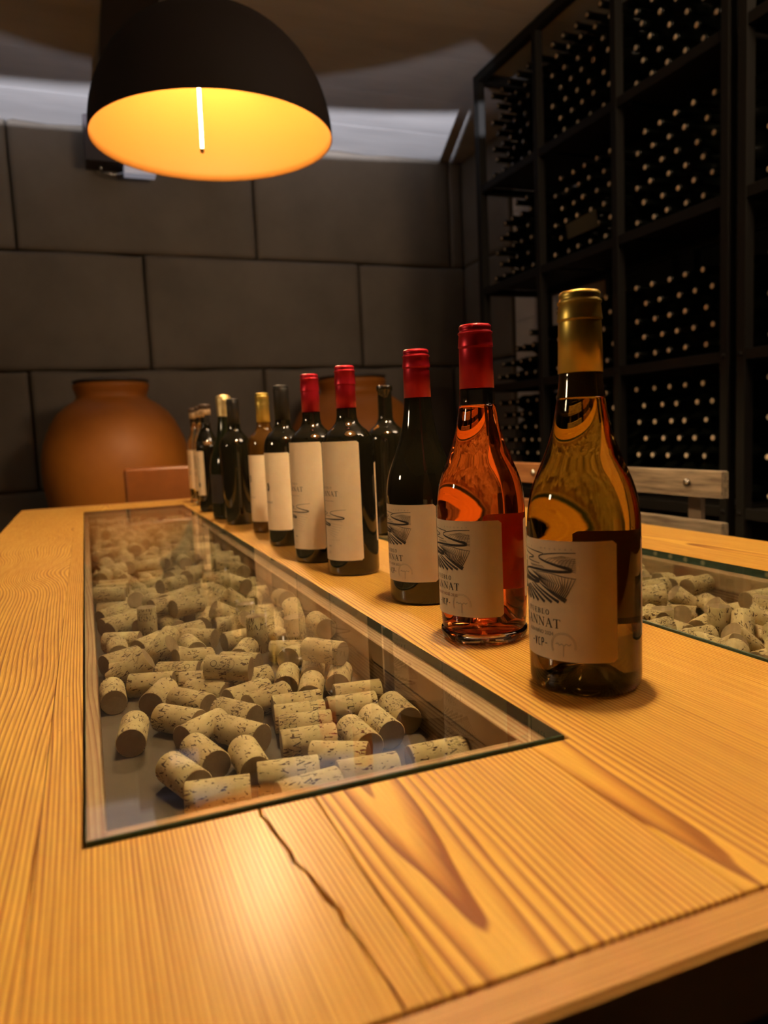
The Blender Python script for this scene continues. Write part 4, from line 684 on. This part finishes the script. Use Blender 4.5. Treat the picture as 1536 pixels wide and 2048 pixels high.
# ------------------------------------------------------------------ pendant lamps
PEND = []
for i, (x, y, z) in enumerate(LAMPS):
    L = empty('pendant_lamp', (x, y, z), label=['domed black pendant lamp with glowing gold inside, over the far end of the table', 'matching domed pendant lamp hanging over the near end of the table'][i], cat='lamp', group='pendant lamps over the table')
    PEND.append(L); P = [(LAMP_R*math.cos(a), .34*math.sin(a)) for a in [k*PI/2/24 for k in range(24)]]
    out = [(r, q) for r, q in P]+[(.012, .342), (.012, .36), (0, .36)]
    MB().lathe(out, 96).obj('shade', M_SHADE_OUT, L)
    inn = [(LAMP_R, -.0006), (LAMP_R-.0022, 0)]+[((LAMP_R-.003)*math.cos(a), .336*math.sin(a)) for a in [k*PI/2/24 for k in range(1, 24)]]+[(0, .336)]
    MB().lathe(inn, 96).obj('gold_lining', M_SHADE_IN, L)
    for k in range(3):
        q = Matrix.Translation((.075*math.cos(k*2.09+.5), .075*math.sin(k*2.09+.5), .235)); MB().lathe([(0, -.018), (.010, -.015), (.017, -.004), (.017, .004), (.010, .015), (.008, .03), (0, .03)], 16, M=q).obj('bulb', M_BULB, L)
    MB().tube([(-.030, 0, .325), (-.033, 0, -.005), (-.0335, 0, -.022)], .0042, 12).obj('light_tube', M_TUBE, L)
    MB().lathe([(0, -.034), (.005, -.032), (.006, -.022), (0, -.021)], 12, M=Matrix.Translation((-.0335, 0, 0))).obj('tube_cap', M_AMBNECK, L)
    MB().tube([(0, 0, .355), (0, 0, ZC-z-.012)], .0035, 8).obj('cord', M_SHADE_OUT, L)
    MB().lathe([(0, ZC-z), (.05, ZC-z), (.05, ZC-z-.012), (.01, ZC-z-.025), (0, ZC-z-.025)], 32).obj('ceiling_rose', M_SHADE_OUT, L)

for i, (x, y, z, r0, r1, hr, e) in enumerate(UPL):  # unseen housings added to shape the light arcs on the ceiling
    if i < 1: U = PEND[i]; lx, ly, lz = LAMPS[i]; T3 = Matrix.Translation((x-lx, y-ly, z-lz))
    else:
        U = empty('added_slit_uplight', (x, y, z), label=['', 'added unseen uplight hung between the near pendant and the bottle rack', 'added unseen uplight hung on the side of the near pendant away from the rack'][i], cat='light fixture'); T3 = Matrix.Identity(4)
    a, c = hr*(ZC-z)/r0, hr*(ZC-z)/r1
    MB().lathe([(hr, c), (hr+.001, c-.001), (hr+.001, -.012), (0, -.012), (0, -.011), (hr-.0005, -.011), (hr-.0005, c), (hr, c)], 64, M=T3).obj('added_uplight_cup', M_BLACK, U)
    MB().lathe([(0, a), (hr-.0005, a), (hr, a), (hr, a+.003), (0, a+.003)], 64, M=T3).obj('added_uplight_lid', M_BLACK, U)
    for a0, a1 in [[(-80, 33)], [(90, 431)], [(97, 436)]][i]: MB().lathe([(hr+.002, -.012), (hr+.002, a+.003), (hr+.003, a+.003), (hr+.003, -.012)], 60, a0=math.radians(a0), a1=math.radians(a1), M=T3).obj('added_uplight_baffle', M_BLACK, U)
    if i: MB().tube([(0, 0, a+.0031), (0, 0, ZC-z)], .003, 6).obj('hanger', M_BLACK, U)

# ------------------------------------------------------------------ jars
def jar(x, y, label, s=1):
    J = empty('clay_jar', (x, y, ZF), label=label, cat='jar', group='big clay jars against the stone wall')
    q = lambda z: z-ZF
    P = [(0, 0), (.12, 0), (.145, .01), (.19, .2), (.25, .4), (.305, .55), (.335, q(-.10)), (.350, q(.0)), (.354, q(.07)), (.350, q(.14)), (.338, q(.20)), (.318, q(.25)), (.292, q(.305)), (.262, q(.348)), (.225, q(.380)), (.190, q(.402)), (.172, q(.415)), (.166, q(.430)), (.172, q(.450)), (.180, q(.472)), (.181, q(.486)), (.165, q(.495)), (0, q(.495))]
    P = [(r*s, z) for r, z in P]
    MB().lathe(P, 64).obj('clay_body', M_TERRA, J)
    MB().lathe([(0, q(.4951)), (.176*s, q(.4951)), (.182*s, q(.503)), (.176*s, q(.509)), (.07*s, q(.522)), (.03*s, q(.527)), (0, q(.528))], 48).obj('lid', M_TERRA_LID, J)
jar(.150, 4.02, 'big round terracotta jar with dark lid, behind the leather chair')
jar(1.42, 4.02, 'big round terracotta jar with dark lid, behind the bottles near the corner', 1.06)

# ------------------------------------------------------------------ chairs
C = empty('leather_chair', (.34, 2.86, ZF), label='tan leather dining chair tucked at the far end of the table', cat='chair')
def rbox(x0, x1, y0, y1, z0, z1, r, name, m, par):
    me = MB().box(x0, x1, y0, y1, z0, z1).mesh(name, m); o = bpy.data.objects.new(name, me); sc.collection.objects.link(o); o.parent = par
    bm = bmesh.new(); bm.from_mesh(me); bmesh.ops.bevel(bm, geom=bm.edges[:], offset=r, segments=4, affect='EDGES', profile=.5)
    for f in bm.faces: f.smooth = True
    bm.to_mesh(me); bm.free(); return o
rbox(-.215, .215, -.018, .032, .47, .865, .014, 'backrest', M_LEATHER, C)
rbox(-.215, .215, -.03, .40, .40, .47, .02, 'seat', M_LEATHER, C)
for sx in (-1, 1):
    for yy in (0, .36): MB().prism([(-.018, -.018), (.018, -.018), (.018, .018), (-.018, .018)], 0, .40, ch=.003, M=Matrix.Translation((sx*.18, yy, 0))).obj('leg', M_APRON, C)
M_CHPOST = mat('brown_back_post', (.10, .07, .045), .6)
def slat_chair(y0, y1, label, m):
    """folding chair with bolted slats; back along Y, seat towards the table"""
    ym = (y0+y1)/2; w = (y1-y0)/2
    S = empty('slatted_chair', (1.15, ym, ZF), label=label, cat='chair', group='slatted folding chairs beside the table')
    q = -ZF
    for z0, z1 in ((q+.036, q+.090), (q-.055, q-.012), (q-.15, q-.10)):
        o = MB().box(-.001, .017, -w, w, z0, z1, ch=.0025).obj('back_slat', m, S)
        if z0 > q:
            for yy in (-w+.09, w-.09): MB().lathe([(0, 0), (.0095, 0), (.0095, .003), (.006, .006), (0, .007)], 12, M=Matrix.Translation((-.001, yy, z0+.028)) @ Matrix.Rotation(-PI/2, 4, 'Y')).obj('bolt', M_BOLT, o)
    for yy in (-w+.09, w-.09):
        MB().prism([(.018, yy-.017), (.030, yy-.017), (.030, yy+.017), (.018, yy+.017)], .0, q+.075, ch=.001).obj('rear_post', M_CHPOST, S)
        MB().tube([(.04, yy-.02*(1 if yy < 0 else -1), .43), (-.10, yy-.02*(1 if yy < 0 else -1), .2), (-.24, yy-.02*(1 if yy < 0 else -1), .012)], .011, 8).obj('leg', M_STEEL, S)
    for i in range(6): MB().box(-.30+i*.052, -.30+i*.052+.044, -w+.02, w-.02, .44, .456, ch=.002).obj('seat_slat', m, S)
    for yy in (-w+.06, w-.06): MB().box(-.31, .017, yy-.012, yy+.012, .415, .4395).obj('seat_rail', M_STEEL, S)
slat_chair(1.118, 1.575, 'weathered grey slatted chair by the near right side of the table', M_GREYW)
slat_chair(1.69, 2.15, 'warm brown slatted chair farther along the side of the table', M_ORW)

# ------------------------------------------------------------------ bottle rack and the bottles stored in it
RX0, RX1 = 1.90, 2.30
posts = [(3.395, 3.35), (2.885, 2.855), (2.375, 2.345), (1.857, 1.828)]; posts2 = [(1.792, 1.760), (1.28, 1.25), (.76, .73), (.25, .22)]
SH = [-.095, .40, .88, 1.367]; TOPZ = 1.885
def rack(pp, label):
    Rk = empty('bottle_rack', (0, 0, ZF), label=label, cat='rack', group='black steel bottle racks along the wall')
    def pc(mb, name): o = mb.obj(name, M_STEEL, Rk); o.location = (0, 0, -ZF); return o
    for a, b in pp:
        pc(MB().box(RX0, RX0+.035, b, a, ZF, TOPZ, ch=.002), 'post')
        pc(MB().box(RX1-.035, RX1, b, a, ZF, TOPZ, ch=.002), 'post')
    ya, yb = pp[0][1], pp[-1][0]
    for z in [-.58]+SH:
        for (a, b) in zip(pp, pp[1:]):
            pc(MB().box(RX0+.004, RX0+.03, b[0]+.0004, a[1]-.0004, z-.034, z, ch=.002), 'rail')
            pc(MB().box(RX0+.031, RX1-.036, b[0]+.0004, a[1]-.0004, z-.006, z-.0005), 'shelf_plate')
            pc(MB().box(RX1-.03, RX1-.004, b[0]+.0004, a[1]-.0004, z-.034, z, ch=.002), 'rail')
        for a, b in (pp[0], pp[-1]): pc(MB().box(RX0+.036, RX1-.036, b+.004, a-.004, z-.034, z-.0065), 'rail')
    for k, (a, b) in enumerate(zip(pp, pp[1:])):
        if k or pp is posts2: pc(MB().box(RX1+.0005, RX1+.0025, b[0], a[1], ZF+.02, TOPZ), 'shade_panel')  # dark sheet added to stand for the shade behind the stored bottles
    for (a, b) in zip(pp, pp[1:]): pc(MB().box(RX0, RX0+.035, b[0]+.0004, a[1]-.0004, TOPZ-.04, TOPZ), 'rail')
    for a, b in (pp[0], pp[-1]): pc(MB().box(RX0+.036, RX1-.036, b+.002, a-.002, TOPZ-.04, TOPZ), 'rail')
    for a, b in (pp[-1], pp[-2], pp[0]):
        for z in SH[:2]: MB().lathe([(0, 0), (.008, 0), (.008, .003), (0, .005)], 10, M=Matrix.Translation((RX0-.0002, (a+b)/2, z-.015-ZF)) @ Matrix.Rotation(-PI/2, 4, 'Y')).obj('bolt', M_STEEL, Rk)
rack(posts, 'black steel rack of stacked bottles between stone corner and next rack')
rack(posts2, 'nearest black steel rack of bottles, past the double posts')
BR = .0365
bp = [(0, .0), (.0095, .0), (.0140, .001), (.0145, .010), (.0132, .013), (.0132, .085), (.020, .105), (BR-.003, .125), (BR, .14), (BR, .285), (BR-.003, .292), (0, .292)]
Mx = Matrix.Rotation(PI/2, 4, 'Y')
me_b = MB().lathe(bp, 14, M=Mx).mesh('stored_bottle', M_RACKB)
me_c = MB().lathe([(0, -.0012), (.0070, -.0010), (.0093, .0004), (.0093, .004)], 10, M=Mx).mesh('mouth_cork', mat('pale_cork_end', (.66, .53, .38), .7))
BAY = ['first', 'second', 'third', 'fourth']; NUM = ['one', 'two', 'three', 'four', 'five', 'six', 'seven', 'eight']; LEV = ['bottom', 'second', 'third', 'top']
rb = random.Random(11); massv = MB(); massc = MB()
nind = 0
def put(bay, lev, row, col, y, z, single):
    global nind
    x = 1.953+rb.uniform(-.006, .012)
    if single:
        o = bpy.data.objects.new('stored_bottle', me_b); sc.collection.objects.link(o); o.location = (x, y, z)
        c = bpy.data.objects.new('cork', me_c); sc.collection.objects.link(c); c.parent = o
        tag(o, f'dark bottle, {BAY[bay]} rack bay from stone wall, {LEV[lev]} shelf, row {NUM[row]}, {["first","second","third","fourth","fifth","sixth"][col]} along', 'bottle', f'dark bottles lying in the {BAY[bay]} rack bay')
        o.rotation_euler = (rb.uniform(0, 6.28), 0, 0); nind += 1
    else:
        massv.lathe(bp, 10, M=Matrix.Translation((x, y, z)) @ Mx); massc.lathe([(0, -.0012), (.0093, .0004), (.0093, .004)], 8, 1, M=Matrix.Translation((x, y, z)) @ Mx)
ROWS = {0: (7, 6, 6, 7), 1: (7, 5, 6, 7), 2: (7, 5, 6, 7)}
ROWS[0] = (7, 4, 6, 7)
for bay in (2, 1, 0):
    ya, yb = posts[bay][1]-.003, posts[bay+1][0]+.003
    for lev, zs in enumerate(SH):
        for row in range(ROWS[bay][lev]):
            n = 6 if row % 2 == 0 else 5
            pitch = (ya-yb-2*BR)/5
            z = zs+BR+.0002+row*.0612
            for c in range(n):
                y = ya-BR-c*pitch-(pitch/2 if row % 2 else 0)
                if bay == 0:
                    # the far stacks lean down towards the end post
                    lim = {0: 6.8, 1: 1.2+c*.75, 2: 3.6+c*.8, 3: 8}[lev]
                    if row > lim: continue
                put(bay, lev, row, c, y, z, bay > 0)
ya = posts2[0][1]-.003
for lev, zs in enumerate(SH):
    for row in range((7, 5, 6, 7)[lev]):
        for c in range(1):
            put(3, lev, row, c, ya-BR-c*.0812-(.0406 if row % 2 else 0), zs+BR+.0002+row*.0612, True)
massv.v += []; base = len(massv.v); massv.add(massc.v, massc.f, 1, True)
tag(massv.obj('stored_bottles', [M_RACKB, bpy.data.materials['pale_cork_end']]), 'dark bottles stacked in the rack bay next to the stone corner', 'bottles', 'dark bottles lying in the first rack bay', 'stuff')
cd = MB(); cd.add([(-.0, 0, 0), (0, -.20, 0), (0, -.185, .068), (0, .01, .060), (.002, 0, 0), (.002, -.20, 0), (.002, -.185, .068), (.002, .01, .060)], [(0,1,2,3),(7,6,5,4),(0,4,5,1),(1,5,6,2),(2,6,7,3),(3,7,4,0)])
tag(cd.obj('paper_card', M_CARD, loc=(1.935, 2.70, .955)), 'dim olive paper card propped against the stored bottle mouths', 'card')

# ------------------------------------------------------------------ corks
CR, CL = .0122, .044
def cork_mesh(i):
    m = MB(); n = 20; h = CL/2; e = .0006
    m.lathe([(CR-e, -h), (CR, -h+e), (CR, h-e), (CR-e, h)], n, 0)
    vs = [((CR-e)*math.cos(2*PI*k/n), (CR-e)*math.sin(2*PI*k/n), s*h) for s in (-1, 1) for k in range(n)]
    m.add(vs, [tuple(range(n))[::-1], tuple(range(n, 2*n))], 1)
    if i < 6:
        # printed words run round the cork, small tree beside
        for a0 in (0, PI):
            vs, fs = serif2d('TANNAT', .0060, .12)
            def lay(vf, zc, mi):
                V, F = vf; P = []
                for x, y in V:
                    t = a0+x/CR; P.append(((CR+.00006)*math.cos(t), (CR+.00006)*math.sin(t), zc+y))
                m.add(P, F, mi)
            z = (-.015, .006, -.006, .008, -.014, .0)[i]
            lay((vs, fs), z, 2); lay(serif2d('PUEBLO', .0026, .25), z+.0075, 2)
            lay(stroke2d(tree_stamp(.006)), -z-.004 if abs(z) > .003 else .012, 2)
            if i in (2, 5): lay(stroke2d([([(.003*math.cos(a), .003*math.sin(a)) for a in [k*PI/5 for k in range(11)]], .0006)]), -.012, 2)
    return m.mesh('cork', [M_CORK, M_CORKEND, M_PRINTCK])
M_PRINTCK = mat('cork_stamp', (.07, .045, .025), .8)
CM = [cork_mesh(i) for i in range(8)]
CM_FAR = MB().lathe([(0, -CL/2), (CR, -CL/2), (CR, CL/2), (0, CL/2)], 12, smooth=False).mesh('cork', [M_CORK])
rc = random.Random(21); seen = {}
def cork_T(r, vals):
    x, y, z, a, b, c = vals; ax = Vector((a, b, c)).normalized()
    if rc.random() < .5: ax = -ax
    q = ax.to_track_quat('Z', 'X') @ Quaternion((0, 0, 1), rc.uniform(0, 2*PI))
    return Matrix.Translation((x, y, z)) @ q.to_matrix().to_4x4()
def corks(data, trough, nsingle, xa, xb):
    L = [tuple(int(v)/k for v, k in zip(s.split(','), (1e4, 1e4, 1e4, 99, 99, 99))) for s in data.split(';')]
    mass = MB()
    for i, r in enumerate(L):
        if i < nsingle:
            o = bpy.data.objects.new('cork', CM[rc.randrange(6) if rc.random() < .75 else rc.randrange(6, 8)])
            sc.collection.objects.link(o); o.matrix_world = cork_T(rc, r)
            a = math.degrees(math.atan2(r[4], r[3])) % 180
            ori = 'propped steeply' if abs(r[5]) > .55 else 'lying crosswise' if (a < 22 or a > 158) else 'lying lengthwise' if 68 < a < 112 else 'slanting right' if a < 90 else 'slanting left'
            fx_ = (r[0]-xa)/(xb-xa); lat = ['at the left side', 'left of the middle', 'in the middle', 'right of the middle', 'at the right side'][min(4, max(0, int(fx_*5)))]
            rw = int((r[1]-.41)/.04)
            tens = ['', '', 'twenty-', 'thirty-', 'forty-']; ones = ['', 'first', 'second', 'third', 'fourth', 'fifth', 'sixth', 'seventh', 'eighth', 'ninth']
            teens = ['tenth', 'eleventh', 'twelfth', 'thirteenth', 'fourteenth', 'fifteenth', 'sixteenth', 'seventeenth', 'eighteenth', 'nineteenth']
            k = rw+1; od = ones[k] if k < 10 else teens[k-10] if k < 20 else (tens[k//10]+ones[k % 10] if k % 10 else ['twentieth', 'thirtieth', 'fortieth'][k//10-2])
            up = 'upper ' if r[2] > -.036 else ''
            lb = f'{up}cork {ori} {lat} in {trough} trough, {od} row back'
            c = seen.get(lb, 0); seen[lb] = c+1
            if c: lb = ('other ' if c == 1 else 'third ' if c == 2 else 'fourth ')+lb
            tag(o, lb, 'cork', f'corks heaped under the {trough} glass pane')
        else:
            mass.lathe([(0, -CL/2), (CR, -CL/2), (CR, CL/2), (0, CL/2)], 12, 0, M=cork_T(rc, r), smooth=False)
    tag(mass.obj('corks', [M_CORK]), f'heaped corks deeper in and farther down the {trough} trough', 'corks', f'corks heaped under the {trough} glass pane', 'stuff')
corks(CORKS_A, 'left', 236, -.006, .2495)
corks(CORKS_B, 'right', 60, .513, .7635)

# ------------------------------------------------------------------ lift everything so that the floor lies at z = 0
for o in sc.objects:
    if o.parent is None: o.location.z -= ZF
bpy.context.view_layer.update()
